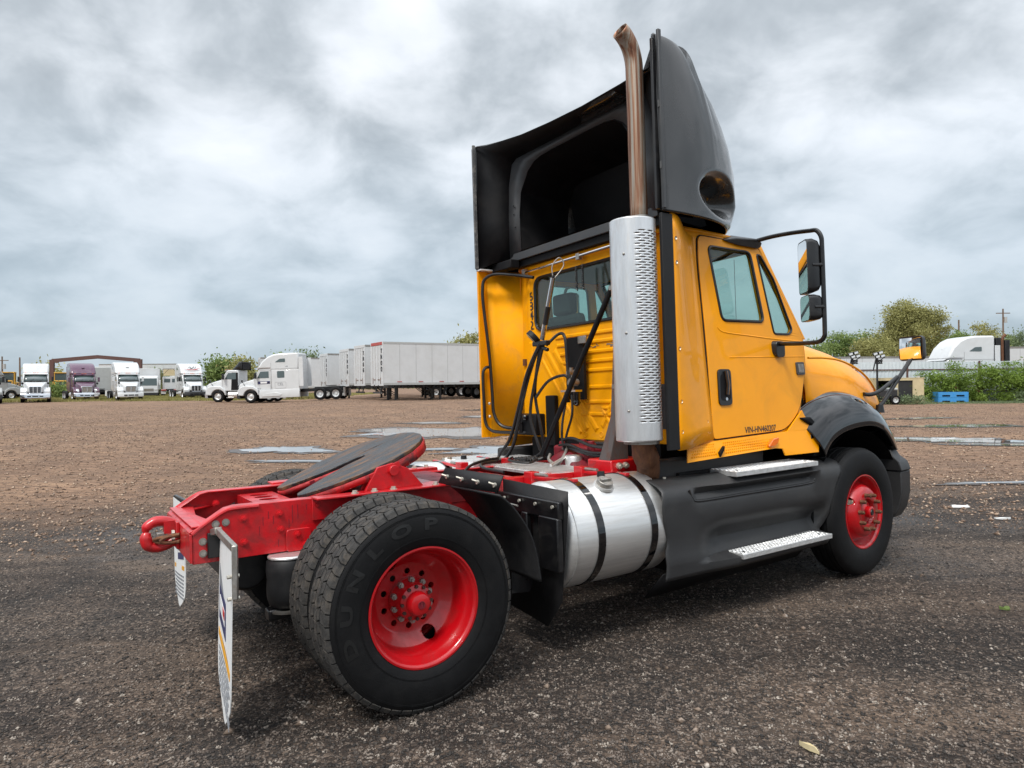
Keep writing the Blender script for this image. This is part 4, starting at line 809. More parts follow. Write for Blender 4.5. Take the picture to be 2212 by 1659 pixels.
# back wall with window, ribs
Bw=.93
backo=[(-Bw,1.19),(Bw,1.19),(.90,2.70),(.84,2.745),(-.84,2.745),(-.90,2.70)]
wb=rrect(-.735,.70,2.145,2.615,.085)
vs,fs=holed(backo,[wb],.02); bk=MB().add([(2.10+v[2],v[0],v[1]) for v in vs],fs).build('cab_back_panel',M['yellow_dull'],TR,bev=.004)
mb=MB(); mb.tube([(2.088,y,z) for y,z in wb],.014,8,closed=True); mb.build('rear_window_seal',M['black'],bk)
mb=MB(); mb.add([(2.098,y,z) for y,z in wb]+[(2.104,y,z) for y,z in wb],[tuple(range(len(wb))),tuple(range(2*len(wb)-1,len(wb)-1,-1))]); mb.build('rear_window_pane',M['glass'],bk,ang=0)
def rib(y0,z0,y1,z1,w=.018,h=.010,mat='yellow_dull'):
    d=Vector((0,y1-y0,z1-z0)); L=d.length; d.normalize(); s=Vector((0,-d.z,d.y)); c=Vector((2.089,(y0+y1)/2,(z0+z1)/2)); a=Vector((-1,0,0)); 
    mb=MB(); e=d*(L/2); vs=[c-e-s*w,c+e-s*w,c+e+s*w,c-e+s*w]; tp=[c-e*.97-s*w*.45+a*h,c+e*.97-s*w*.45+a*h,c+e*.97+s*w*.45+a*h,c-e*.97+s*w*.45+a*h]
    mb.add(vs+tp,[(0,1,5,4),(1,2,6,5),(2,3,7,6),(3,0,4,7),(4,5,6,7)]); return mb.build('pressed_rib',M[mat],bk,ang=20)
for y0,y1,z in ((-.72,.42,2.055),(-.72,.40,1.985),(-.72,.36,1.905),(-.72,.20,1.755),(-.72,.36,1.83),(-.72,-.02,1.62),(-.70,.05,1.50),(-.66,.10,1.40)): rib(y0,z,y1,z)
rib(.55,1.95,.02,1.27,.03); rib(.44,1.95,-.10,1.27,.03); rib(.62,1.88,.10,1.24,.02); rib(-.62,1.95,-.16,1.30,.025); rib(-.30,1.28,-.16,1.45,.018); rib(-.56,1.28,-.72,1.45,.018); rib(-.30,1.28,-.56,1.28,.018); rib(-.72,1.45,-.16,1.45,.012)
rib(.78,1.3,.78,2.05,.03,.012); rib(-.82,1.3,-.82,2.6,.03,.012); rib(.80,2.1,.80,2.62,.03,.008)
for y in (-.15,-.32,.05,-.6): MB().lathe([(.018,0),(.022,-.003),(.026,0)],(2.089,y,1.235),(1,0,0),18).build('pressed_boss',M['yellow_dull'],bk)
MB().box(2.07,2.09,-.88,.88,2.70,2.735).build('rain_gutter',M['yellow_dull'],bk,bev=.006)
rg=random.Random(4); mb=MB()
for k in range(60):
    y=rg.uniform(-.70,.32); z=1.945+rg.gauss(0,.009); 
    if -.32<y<-.05 and rg.random()<.7: continue
    mb.box(2.0872,2.0885,y,y+rg.uniform(.01,.05),z,z+rg.uniform(.002,.008))
mb.build('scraped_paint',M['steel'],bk,ang=0)
mb=MB()
for i,ch in enumerate('6842'):
    vs,fs=text(ch,.112,.0006,bold=.0008); mb.add([(2.0865-v[2],.765-v[0]*1.35,2.46-i*.088+v[1]) for v in vs],fs)
mb.build('unit_number',M['ink'],bk,ang=0)
MB().box(2.07,2.09,.86,.90,1.84,1.90).build('small_reflector',M['rust'],bk)
MB().box(2.06,2.088,-.90,-.84,1.30,1.62).build('vertical_vent',M['fair_flange'],bk)
# roof
rings=[]
for x,zs_,zc2 in ((2.09,2.73,2.79),(2.3,2.725,2.80),(2.6,2.715,2.80),(2.85,2.70,2.78),(3.04,2.675,2.745),(3.10,2.645,2.70)):
    w=.955; rings.append([(x+(.10*(1-(y/w)**2) if x>3 else 0),y,lerp(zc2,zs_-.0,abs(y/w)**3)) for y in np.linspace(-w,w,25)])
MB().loft(rings,caps=False,closed=False).build('cab_roof',M['yellow'],TR,solid=.03,off=0)
# windscreen and pillars
def ws(u,t):  # u -1..1, t 0 bottom..1 top
    xb,xt=3.49,3.055; y=u*lerp(1.02,.955,t); x=lerp(xb,xt,t)+.16*(1-abs(u)**2.2); z=lerp(1.97,2.67,t)+.03*(1-u*u); return (x,y,z)
mb=MB(); mb.loft([[ws(u,t) for u in np.linspace(-.96,.96,21)] for t in np.linspace(.03,.97,7)],caps=False,closed=False); mb.build('windscreen',M['glass'],TR)
mb=MB(); edge=[ws(-.96,t) for t in np.linspace(0,1,8)]; mb.tube(edge,.022,8); edge=[ws(.96,t) for t in np.linspace(0,1,8)]; mb.tube(edge,.022,8); mb.tube([ws(u,.02) for u in np.linspace(-.96,.96,15)],.022,8); mb.tube([ws(u,.98) for u in np.linspace(-.96,.96,15)],.02,8); mb.tube([ws(0,t) for t in np.linspace(0,1,8)],.012,8)
mb.build('windscreen_frame',M['black'],TR)
mb=MB(); mb.loft([[(lerp(3.50,3.06,t)+dx,sY(lerp(1.95,2.69,t),sy_,do),lerp(1.95,2.69,t)) for dx,do in ((-.03,.004),(.03,.0),(.03,-.04),(-.03,-.04))] for sy_ in (-1,) for t in np.linspace(0,1,6)]); mb.build('pillar',M['yellow'],TR,bev=.006)
mb=MB(); mb.loft([[(lerp(3.50,3.06,t)+dx,sY(lerp(1.95,2.69,t),1,do),lerp(1.95,2.69,t)) for dx,do in ((-.03,.004),(.03,.0),(.03,-.04),(-.03,-.04))] for t in np.linspace(0,1,6)]); mb.build('pillar',M['yellow'],TR,bev=.006)
# interior
MB().box(2.14,3.4,-.98,.98,1.20,1.24).build('cab_floor',M['trim'],TR); MB().box(2.13,3.0,-.93,.93,2.655,2.67).build('headliner',M['trim'],TR)
MB().prism([(3.05,1.25),(3.5,1.25),(3.6,1.98),(3.3,1.98),(3.15,1.85)],'y',-.95,.95).build('dashboard',M['seat'],TR,bev=.03)
for y in (-.5,.5):
    MB().prism([(2.35,1.62),(2.85,1.62),(2.85,1.78),(2.42,1.76),(2.30,2.28),(2.22,2.26)],'y',y-.25,y+.25).build('seat',M['seat'],TR,bev=.04); MB().box(2.22,2.32,y-.13,y+.13,2.27,2.46).build('headrest',M['seat'],TR,bev=.03)
MB().tube([(3.02+.07*sin(a)*.5,.5+.22*cos(a),1.98+.20*sin(a)) for a in np.linspace(0,2*pi,24,endpoint=False)],.015,6,closed=True).build('steering_wheel',M['seat'],TR)
# ---- extenders
def extender(sy):
    # plan: rear edge x=1.87 at |y| 1.175, front x=2.26 at |y| 1.06 ; height 1.175..2.745, sloped top
    g=[]; n=14
    for k in range(n+1):
        t=k/n; zt=1.185+.0*t
        row=[]
        for j in range(13):
            u=j/12; x=lerp(1.87,2.30,u); ztop=lerp(2.745,2.675,smooth(u)); zbot=lerp(1.178,1.222,smooth(u)); z=lerp(zbot,ztop,t)
            oy=lerp(1.178,1.09-(z-1.2)*SK+.012,smooth(u)**.8)+.018*sin(pi*u); row.append((x,sy*oy,z))
        g.append(row)
    mb=MB(); mb.loft(g,caps=False,closed=False); e=mb.build('cab_extender',M['yellow'],TR,ang=60,solid=.018,off=-1 if sy<0 else 1)
    mb=MB(); mb.loft([[(1.87,sy*1.160,z),(1.95,sy*1.150,z),(2.12,sy*.93,z),(2.12,sy*.90,z)] for z in (1.19,2.71)],caps=False,closed=False); mb.build('extender_inner_panel',M['yellow_dull'],TR,ang=30,solid=.004,off=0)
    MB().box(1.77,1.872,min(sy*1.158,sy*1.182),max(sy*1.158,sy*1.182),1.185,2.735).build('rubber_edge_strip' if sy<0 else 'extender_edge',M['rubber_flap'] if sy<0 else M['yellow'],TR,bev=.003)
    for z in (1.30,1.50,1.85,2.42,2.58):
        MB().lathe([(.001,-.006),(.008,-.005),(.012,0)],(1.90,sy*1.181,z),(0,-sy*-1,0),12).build('extender_screw',M['zinc'],e)
    for z in (1.35,1.66,1.95,2.22,2.45):
        MB().lathe([(.001,-.006),(.008,-.005),(.012,0)],(2.235,sY(z,sy,.024),z),(0,sy,0),12).build('extender_screw',M['zinc'],e)
extender(-1); extender(1)
MB().box(1.77,1.95,1.10,1.19,2.738,2.750).build('white_sealing_strip',M['flap_w'],TR)
# ---- roof fairing
def fY(k,v):   # k 0..1 height, v -1..1 across; superellipse plan
    g=interp(k,[0,.04,.2,.4,.55,.65,.75,.85,.92,.97,1],[.88,.93,1,1,.96,.90,.82,.68,.50,.28,0.02])
    return g
def fpt(k,th):
    n=2.9; c,s_=cos(th),sin(th); yv=-math.copysign(abs(c)**(2/n),c); xv=abs(s_)**(2/n)
    yw=lerp(1.19,1.155,k); y=yv*yw
    ztop=interp(yv*1.18,[-1.16,-1.12,-.9,-.65,-.275,.19,.62,1.0,1.09,1.16],[3.92,3.71,3.725,3.715,3.725,3.75,3.80,3.865,3.885,3.90])
    x=1.775+1.33*fY(k,0)*xv
    ear=smooth((abs(yv)-.45)/.4); kb=(k/.87)**2.2 if k<.87 else max(0,1-((k-.87)/.13)**2); z=2.745+(ztop-2.745)*k+ear*(.20 if yv<0 else .05)*kb*smooth(xv/.30)*(1 if abs(yv)<.97 else .5)
    # scoop recess low on each side
    d=math.sqrt(((x-2.46)/.33)**2+((z-2.945)/.175)**2)
    if d<1.0 and abs(y)>.5:
        q=.19*(1-smooth((d-.35)/.65)); y-=math.copysign(q,y); x-=q*.25
    return (x,y,z)
K=np.concatenate([np.linspace(0,.4,34),np.linspace(.41,.9,24),np.linspace(.92,1,10)]); TH=np.linspace(0,pi,241)
TH=pi*(TH/pi+ -.0*np.sin(2*TH))
mb=MB(); mb.loft([[fpt(k,th) for th in TH] for k in K],caps=False,closed=False)
fa=mb.build('roof_fairing',M['fair'],TR,ang=70,solid=.012,off=0)
# rear edge loop -> return panel -> inner flange -> dark cavity
rear=[(1.775,y_,z_) for y_,z_ in []]
def loop(pts): return pts
R0=[(-1.18,2.75),(-1.18,3.2),(-1.18,3.6),(-1.165,3.89),(-1.07,3.865),(-.75,3.795),(-.4,3.745),(0,3.725)]
R1=[(-.935,2.83),(-.935,3.2),(-.915,3.5),(-.86,3.68),(-.78,3.715),(-.6,3.715),(-.35,3.712),(0,3.712)]
R2=[(-.76,2.88),(-.77,3.2),(-.74,3.40),(-.62,3.56),(-.53,3.615),(-.42,3.635),(-.25,3.64),(0,3.64)]
R3=[(-.76,2.88),(-.77,3.2),(-.74,3.36),(-.62,3.45),(-.53,3.48),(-.42,3.49),(-.25,3.49),(0,3.49)]
def mir(r): return r+[(-y,z) for y,z in r[::-1][1:]]
def ringx(r,x): return [(x,y,z) for y,z in mir(r)]
RF=R0[:3]+[(-1.17,3.91),(-1.105,3.715),(-.75,3.715),(-.4,3.715),(0,3.735),(.4,3.768),(.75,3.82),(1.07,3.870),(1.165,3.885),(1.18,3.6),(1.18,3.2),(1.18,2.75)]
M1=mir(R1)
mb=MB(); mb.loft([[(1.78,y,z) for y,z in RF],[(1.88,lerp(a[0],b[0],.6),lerp(a[1],b[1],.6)) for a,b in zip(RF,M1)],ringx(R1,1.99)],caps=False,closed=False); mb.build('fairing_return_panel',M['black_matte'],TR,ang=50,solid=.004,off=0)
mb=MB(); mb.loft([ringx(R1,1.99),ringx(R2,2.0)],caps=False,closed=False); fl_=mb.build('fairing_inner_flange',M['fair_flange'],TR,ang=30,solid=.006,off=0)
mb=MB(); mb.loft([ringx(R2,2.0),ringx(R3,2.55),],caps=False,closed=False); mb.add([(2.0,-.76,2.88),(2.0,.76,2.88),(2.7,.70,2.84),(2.7,-.70,2.84)],[(0,1,2,3)]); mb.add([(2.7,-.76,2.84),(2.7,.76,2.84),(2.5,.7,3.5),(2.5,-.7,3.5)],[(0,1,2,3)]); mb.build('fairing_cavity',M['black_matte'],TR,ang=30)
mb=MB(); mb.loft([ringx(R2,1.992),ringx([(y*.985,z-.008) for y,z in R2],1.985)],caps=False,closed=False); mb.build('cavity_lip',M['black'],fl_)
MB().tube([(2.55,.68,3.05),(2.3,-.2,2.90)],.02,6).build('cavity_stiffener',M['black'],TR)
MB().tube([(2.005,.12,3.64),(1.985,.12,3.71)],.004,5).build('flange_joint',M['black'],fl_)
for y,z in ((.83,3.28),(.85,3.22),(.83,3.10),(.85,3.3)): MB().sph((1.985,y,z),.007,6,4).build('flange_rivet',M['black_gloss'],fl_)
# bottom sill of the opening
mb=MB(); mb.box(1.99,2.01,-.935,.935,2.795,2.865); mb.build('opening_sill',M['fair_flange'],TR,bev=.004)
mb=MB(); mb.box(2.02,2.06,-.93,.93,2.735,2.80); mb.build('fairing_base_rail',M['black_matte'],TR,bev=.004)
mb=MB(); mb.box(1.90,2.0,.80,1.12,2.72,2.80); mb.build('fairing_foot',M['black_matte'],TR,bev=.01)
# rear edge trims
for sy in (-1,1):
    zt=3.93
    mb=MB(); mb.box(1.748,1.778,min(sy*1.150,sy*1.172),max(sy*1.150,sy*1.172),2.76,3.88); mb.build('fairing_edge_flange',M['black'] if sy<0 else M['fair_grey'],TR,bev=.002)
    mb=MB(); mb.box(1.772,1.800,min(sy*1.185,sy*1.205),max(sy*1.185,sy*1.205),2.76,3.93); mb.build('fairing_edge_strip',M['fair_flange'] if sy<0 else M['fair_grey'],TR,bev=.003)
for z in (3.42,3.02): MB().box(1.768,1.772,-1.20,-1.186,z,z+.045).build('edge_scuff',M['fair_grey'],TR)
# ---- hood
def hood_ring(x,w,zc3,zs3,n=29,ex_=2.6):
    o=[]
    for i in range(n):
        a=pi*i/(n-1); c,s_=cos(a),sin(a); o.append((x+.14*(1-c*c)*max(0,(x-3.6)/1.6),w*math.copysign(abs(c)**(2/ex_),c),zs3+(zc3-zs3)*abs(s_)**(2/ex_)))
    return o
HX=[(3.515,1.02,2.075,1.40),(3.60,1.035,2.070,1.34),(3.85,1.03,2.045,1.33),(4.1,1.02,2.01,1.33),(4.35,.99,1.96,1.33),(4.6,.94,1.885,1.32),(4.8,.89,1.80,1.30),(4.95,.84,1.70,1.25),(5.05,.79,1.58,1.15),(5.11,.73,1.40,1.0),(5.13,.68,1.15,.9)]
mb=MB(); mb.loft([hood_ring(*h) for h in HX],caps=False,closed=False); hd=mb.build('hood',M['yellow'],TR,ang=60,solid=.01)
MB().loft([hood_ring(3.505,1.015,2.06,1.2,29),hood_ring(3.51,.9,1.9,1.0,29)],caps=False,closed=False).build('hood_gap',M['black_matte'],TR,solid=.004)
for sy in (-1,1):
    MB().tube(crom([(3.53,sy*1.037,1.80),(3.75,sy*1.043,1.80),(4.0,sy*1.037,1.775),(4.3,sy*1.008,1.70),(4.55,sy*.965,1.60),(4.75,sy*.915,1.48)],5),.010,8).build('hood_crease',M['yellow'],hd)
# fender panel under the hood side (yellow) and black flare
def fender(sy):
    wc=Vector((4.06,0,.525))
    outer=[(3.28,1.335),(3.40,1.40),(3.56,1.475),(3.70,1.515),(3.85,1.535),(4.02,1.53),(4.18,1.50),(4.34,1.44),(4.50,1.36),(4.64,1.25),(4.74,1.12),(4.80,.985)]
    inner=[(3.50,1.01),(3.53,1.06),(3.60,1.125),(3.72,1.175),(3.86,1.205),(4.02,1.222),(4.16,1.225),(4.28,1.21),(4.40,1.175),(4.50,1.115),(4.58,1.05),(4.64,.985)]
    rows=[]; n=48
    O=crom([(x,0,z) for x,z in outer],4); I=crom([(x,0,z) for x,z in inner],4)
    for o_,i_ in zip(O,I):
        r=[]
        for u,bulge in ((0,.965),(.06,1.02),(.18,1.085),(.4,1.145),(.65,1.175),(.85,1.185),(.96,1.185),(1.0,1.175),(1.02,1.14),(1.02,.9)):
            q=o_.lerp(i_,u); nose=smooth((q.x-4.15)/.7)*.07; r.append((q.x,sy*(bulge-nose*(1 if u<1.01 else .6)),q.z))
        rows.append(r)
    mb=MB(); mb.loft(rows,caps=False,closed=False); mb.build('fender_flare',M['black_gloss'],TR,ang=50,solid=.006,off=0)
    # yellow fender skin between hood and flare
    rows=[]
    for o_ in O:
        r=[]; 
        for u in (0,.25,.5,.75,1):
            z=lerp(o_.z+.0,max(o_.z+.20,1.50),u); nose=smooth((o_.x-4.15)/.7)*.08; r.append((o_.x-.0,sy*lerp(.985-nose,.95-nose,u),lerp(o_.z-.03,o_.z+.14,u)))
        rows.append(r)
    mb=MB(); mb.loft(rows,caps=False,closed=False); mb.build('fender_skin',M['yellow'],TR,ang=60,solid=.006,off=0)
    # dark wheel housing
    mb=MB(); mb.lathe([(.66,.45),(.66,1.12)],(4.06,0,.53),(0,sy,0),30,a0=(-.05 if sy<0 else -pi-.05),a1=(pi+.05 if sy<0 else .05)); mb.build('wheel_housing',M['black_matte'],TR)
    mb=MB(); mb.prism([(3.28,1.33),(3.36,1.28),(3.46,1.235),(3.51,1.225),(3.44,1.06),(3.42,1.02),(3.56,1.02),(3.60,1.15),(3.50,1.26),(3.40,1.33)],'y',min(sy*1.02,sy*1.13),max(sy*1.02,sy*1.13)); mb.build('fender_seal',M['black_matte'],TR,bev=.01)
    MB().prism([(3.38,1.20),(3.46,1.21),(3.43,1.05),(3.34,1.05)],'y',min(sy*1.11,sy*1.14),max(sy*1.11,sy*1.14)).build('fender_bracket',M['black'],TR,bev=.008)
    # bumper end
    def br(x0,x1,y_,z): return [(x0,sy*.80,z),(x0,sy*y_,z),(lerp(x0,x1,.5),sy*(y_-.02),z),(x1,sy*(y_-.20),z),(x1,sy*.6,z)]
    mb=MB(); mb.loft([br(4.60,4.86,1.10,.985),br(4.60,4.92,1.12,.93),br(4.61,4.98,1.165,.88),br(4.63,5.03,1.175,.80)]); mb.build('bumper_corner_upper',M['plastic'],TR,bev=.008)
    mb=MB(); mb.loft([br(4.64,5.02,1.165,.795),br(4.65,5.01,1.16,.6),br(4.63,4.98,1.14,.47),br(4.62,4.93,1.10,.39),br(4.62,4.88,1.04,.37)]); mb.build('bumper_corner',M['plastic'],TR,bev=.008)
fender(-1); fender(1)
MB().box(4.85,5.12,-.8,.8,.45,.95).build('front_bumper',M['plastic'],TR,bev=.04)
MB().box(5.10,5.16,-.55,.55,.98,1.5).build('grille',M['chrome'],TR,bev=.02)
MB().box(3.5,5.0,-.55,.55,.75,1.35).build('engine_block',M['black_matte'],TR)
# ---- side skirt with steps
def skirt(sy):
    xs=np.linspace(1.70,3.72,64); zs2=[.985,.975,.955,.925,.88,.84,.80,.74,.70,.66,.62,.58,.54,.50,.46,.447,.435,.425,.415,.40,.385,.36]
    def yy(x,z):
        base=interp(z,[.36,.5,.56,.62,.80,.88,.93,.965,.985],[1.20,1.205,1.198,1.198,1.205,1.205,1.185,1.12,1.03])
        w=smooth((x-1.95)/.38)*smooth((3.50-x)/.12); low=w*smooth((.56-z)/.13)*smooth((z-.33)/.05)*.05
        w2=smooth((x-2.05)/.3)*smooth((3.45-x)/.15); up=w2*smooth((z-.89)/.03)*.035
        slot=smooth((x-1.95)/.05)*smooth((3.30-x)/.05)*smooth((z-.835)/.015)*smooth((.905-z)/.015)*.045
        rec=w*smooth((z-.425)/.02)*smooth((.70-z)/.16)*.13; return sy*(base+low+up-slot-rec-.01*sin(x*2.2)*(z<.5))
    def fx(x,z,i):   # slanted front edge, wavy rear edge
        t=(x-1.70)/2.02; xf=interp(z,[.36,.476,.80,.975],[3.40,3.44,3.60,3.72]); xr=1.70+.035*sin((z-.36)*9+.6)-.05*smooth((.62-z)/.1)+.0; return lerp(xr,xf,t)
    mb=MB(); mb.loft([[(fx(x,z,0),yy(fx(x,z,0),z),z) for x in xs] for z in zs2],caps=False,closed=False); s=mb.build('side_skirt',M['plastic'],TR,ang=50,solid=.008,off=0)
    mb=MB(); mb.loft([[(1.74,sy*1.12,.38),(3.38,sy*1.12,.38)],[(1.68,sy*1.0,.21),(3.33,sy*1.0,.23)]],caps=False,closed=False); mb.build('skirt_lower_lip',M['black_matte'],TR,solid=.01,off=0)
    MB().box(2.05,3.5,min(sy*.7,sy*1.0),max(sy*.7,sy*1.0),.30,1.0).build('skirt_inner_box',M['black_matte'],TR)
    mb=MB(); mb.box(1.80,3.02,min(sy*.88,sy*.97),max(sy*.88,sy*.97),.96,1.10); mb.build('upper_inner_skirt',M['plastic'],TR,bev=.02)
    MB().tube(crom([(1.92,sy*1.20,.915),(1.95,sy*1.20,.86),(2.03,sy*1.198,.835),(2.5,sy*1.2,.835),(3.22,sy*1.2,.835),(3.30,sy*1.2,.86),(3.34,sy*1.19,.905)],5),.010,8).build('skirt_moulding',M['black'],TR)
    def tread(x0,x1,ya,yb,z,nm):
        t=MB().box(x0,x1,min(sy*ya,sy*yb),max(sy*ya,sy*yb),z-.035,z).build(nm,M['alu_bright'],TR,bev=.003)
        mb=MB(); nx_=int((x1-x0)/.034)
        for i in range(nx_):
            for j in range(6):
                x=x0+.02+i*(x1-x0-.03)/nx_; y=sy*lerp(ya+.02,yb-.02,j/5); mb.lathe([(.009,0),(.011,.004),(.013,0)],(x,y,z+.0005),(0,0,1),8)
        k=mb.build('tread_cups',M['alu_bright'],t,ang=0); tag(k,kind='stuff')
        for i in (0,1): MB().cyl((lerp(x0+.06,x1-.1,i),sy*(yb-.05),z),(lerp(x0+.06,x1-.1,i),sy*(yb-.05),z+.006),.010,None,8).build('step_bolt',M['black'],t)
    tread(2.36,3.31,.99,1.235,1.000,'upper_step'); tread(2.34,3.38,1.06,1.285,.445,'lower_step')
    MB().cyl((1.86,sy*1.04,.985),(1.86,sy*1.04,.995),.012,None,10).build('skirt_fastener',M['zinc'],TR)
skirt(-1); skirt(1)
# ---- mirrors
def mirror(sy):
    hose_=crom([(2.98,sy*.97,2.70),(3.02,sy*1.10,2.715),(3.05,sy*1.25,2.715),(3.05,sy*1.40,2.70),(3.05,sy*1.455,2.69),(3.05,sy*1.488,2.64),(3.05,sy*1.493,2.56),(3.05,sy*1.493,2.25),(3.05,sy*1.491,1.98),(3.05,sy*1.485,1.925),(3.05,sy*1.45,1.893),(3.05,sy*1.38,1.888),(3.07,sy*1.25,1.892),(3.10,sy*1.14,1.90),(3.12,sy*1.06,1.905)],5)
    a=MB().tube(hose_,.0165,10).build('mirror_arm',M['black'],TR)
    mb=MB(); mb.loft([[(2.62,sy*.955,2.69),(2.62,sy*.985,2.675),(2.66,sy*.98,2.665)],[(2.75,sy*.94,2.735),(2.75,sy*1.0,2.70),(2.78,sy*.99,2.645)],[(2.98,sy*.94,2.735),(2.98,sy*1.02,2.71),(3.0,sy*.99,2.64)],[(3.05,sy*.95,2.70),(3.05,sy*1.0,2.69),(3.05,sy*.98,2.655)]]); mb.build('mirror_roof_bracket',M['black'],TR,bev=.008)
    mb=MB(); mb.loft([[(x,sy*(1.035+.0),z) for x,z in rrect(3.06,3.19,1.82,1.93,.03)],[(x,sy*1.075,z) for x,z in rrect(3.075,3.18,1.80,1.925,.03)]]); mb.build('mirror_door_bracket',M['black'],TR,bev=.004)
    # heads: x depth, y width, z height; glass faces rearward (and slightly inward)
    def head(yc,zc5,w,h,nm):
        rot=Matrix.Rotation(radians(38*sy),3,'Z'); c=Vector((3.03,sy*yc,zc5))
        P=lambda x,y,z: c+rot@Vector((x,y,z))
        sec=rrect(-w/2,w/2,-h/2,h/2,.035)
        rg3=[[P(-.03,y,z) for y,z in sec],[P(.01,y*1.02,z*1.01) for y,z in sec],[P(.05,y*.9,z*.93) for y,z in sec],[P(.075,y*.6,z*.75) for y,z in sec]]
        hh=MB().loft(rg3).build(nm,M['black'],TR,ang=50); sec2=[(y*.9,z*.95) for y,z in sec]
        MB().add([P(-.032,y,z) for y,z in sec2]+[P(-.0305,y,z) for y,z in sec2],[tuple(range(len(sec2))),tuple(range(2*len(sec2)-1,len(sec2)-1,-1))]+[(i,(i+1)%len(sec2),len(sec2)+(i+1)%len(sec2),len(sec2)+i) for i in range(len(sec2))]).build('mirror_glass',M['mirror'],hh,ang=0)
        MB().cyl(P(0,sy*w*.45,0),(3.05,sy*1.49,zc5),.018,None,10).build('mirror_clamp',M['black'],hh)
    head(1.385,2.435,.20,.385,'main_mirror'); head(1.39,2.135,.20,.185,'wide_angle_mirror')
mirror(-1); mirror(1)
def hoodmirror(sy):
    a=Vector((4.60,sy*1.02,1.375)); m1=Vector((5.06,sy*1.07,1.78)); b=Vector((4.44,sy*.97,1.485))
    MB().tube(crom([a,(4.66,sy*1.03,1.42),(4.86,sy*1.05,1.60),m1],5),.0185,10).build('hood_mirror_arm',M['black'],TR)
    MB().tube(crom([b,(4.52,sy*.99,1.48),(4.62,sy*1.02,1.51),(4.86,sy*1.05,1.63)],5),.018,10).build('hood_mirror_arm',M['black'],TR)
    MB().cyl(a+Vector((0,0,-.06)),a+Vector((0,0,.01)),.04,.03,12).build('hood_mirror_foot',M['black'],TR)
    c=Vector((5.10,sy*1.07,1.89)); rot=Matrix.Rotation(radians(-sy*-4) ,3,'Z'); w,h=.235,.225
    rot=Matrix.Rotation(radians(9*sy),3,'Z'); P=lambda x,y,z: c+rot@Vector((x,y,z)); sec=rrect(-w/2,w/2,-h/2,h/2,.035)
    hh=MB().loft([[P(-.02,y,z) for y,z in sec],[P(.02,y,z) for y,z in sec],[P(.06,y*.8,z*.8) for y,z in sec],[P(.07,y*.4,z*.4) for y,z in sec]]).build('hood_mirror',M['black'],TR,ang=50)
    # convex glass
    rows=[]
    for i in range(9):
        rows.append([P(-.022-.018*(1-(u*u+v*v)/2),u*w*.44,v*h*.43) for u in np.linspace(-1,1,9) for v in [lerp(-1,1,i/8)]])
    MB().loft(rows,caps=False,closed=False).build('hood_mirror_glass',M['mirror'],hh,ang=180)
hoodmirror(-1); hoodmirror(1)
MB().tube([(4.35,.30,2.0),(4.35,.30,2.9)],.003,5).build('antenna',M['black'],TR)
for p in PROTO: bpy.data.objects.remove(p)
#BACKGROUND
# ============================================================ background
def at(px,py,D):
    d=RC@Vector(((px-1106)/f_,1,(829.5-py)/f_)); return Vector((0,0,CAMZ))+d*(D/d.y)
# ---- vehicle kit, all in a local frame: +x forward, bumper face at x=0, ground z=0
def g_at(x,y): return float(gz(x,y))
wt=MB().lathe([(.28,-.12),(.36,-.15),(.45,-.15),(.49,-.13),(.50,-.11),(.50,.11),(.49,.13),(.45,.15),(.28,.14)],seg=28).build('tyre',M['rubber'],None)
wr=MB().lathe([(.29,-.13),(.27,-.11),(.25,-.05),(.20,-.02),(.17,-.05),(.12,-.06),(.10,-.12),(.001,-.13)],seg=28).build('rim',M['alu'],None)
wr2=MB().lathe([(.29,-.14),(.27,-.12),(.25,.02),(.14,.05),(.10,.04),(.10,-.02),(.001,-.03)],seg=28).build('rim',M['white_p'],None)
BGP=[wt,wr,wr2]
def bwheel(root,x,y,sy,rim=None,r=1.0):
    w=inst(rim or wr,root,(x,y,.5*r),(0,0,0 if sy<0 else pi)); w.name='wheel'; w.scale=(r,r,r); inst(wt,w); return w
def rr(x,w,z0,z1,r=.12,n=3): return [(x,y,z) for y,z in rrect(-w,w,z0,z1,r,n)]
def vroot(name,label,cat,p,hd,group,L=7):
    x,y=p.x,p.y; c,s_=cos(hd),sin(hd); za=g_at(x-1.2*c,y-1.2*s_); zb=g_at(x-(L-1)*c,y-(L-1)*s_)
    o=empty(name,label,cat,(x,y,za+(za-zb)*1.2/(L-2.2)*0),hd,group); o.rotation_euler=(0,-math.atan2(za-zb,L-2.2),hd); o.location.z=za; return o
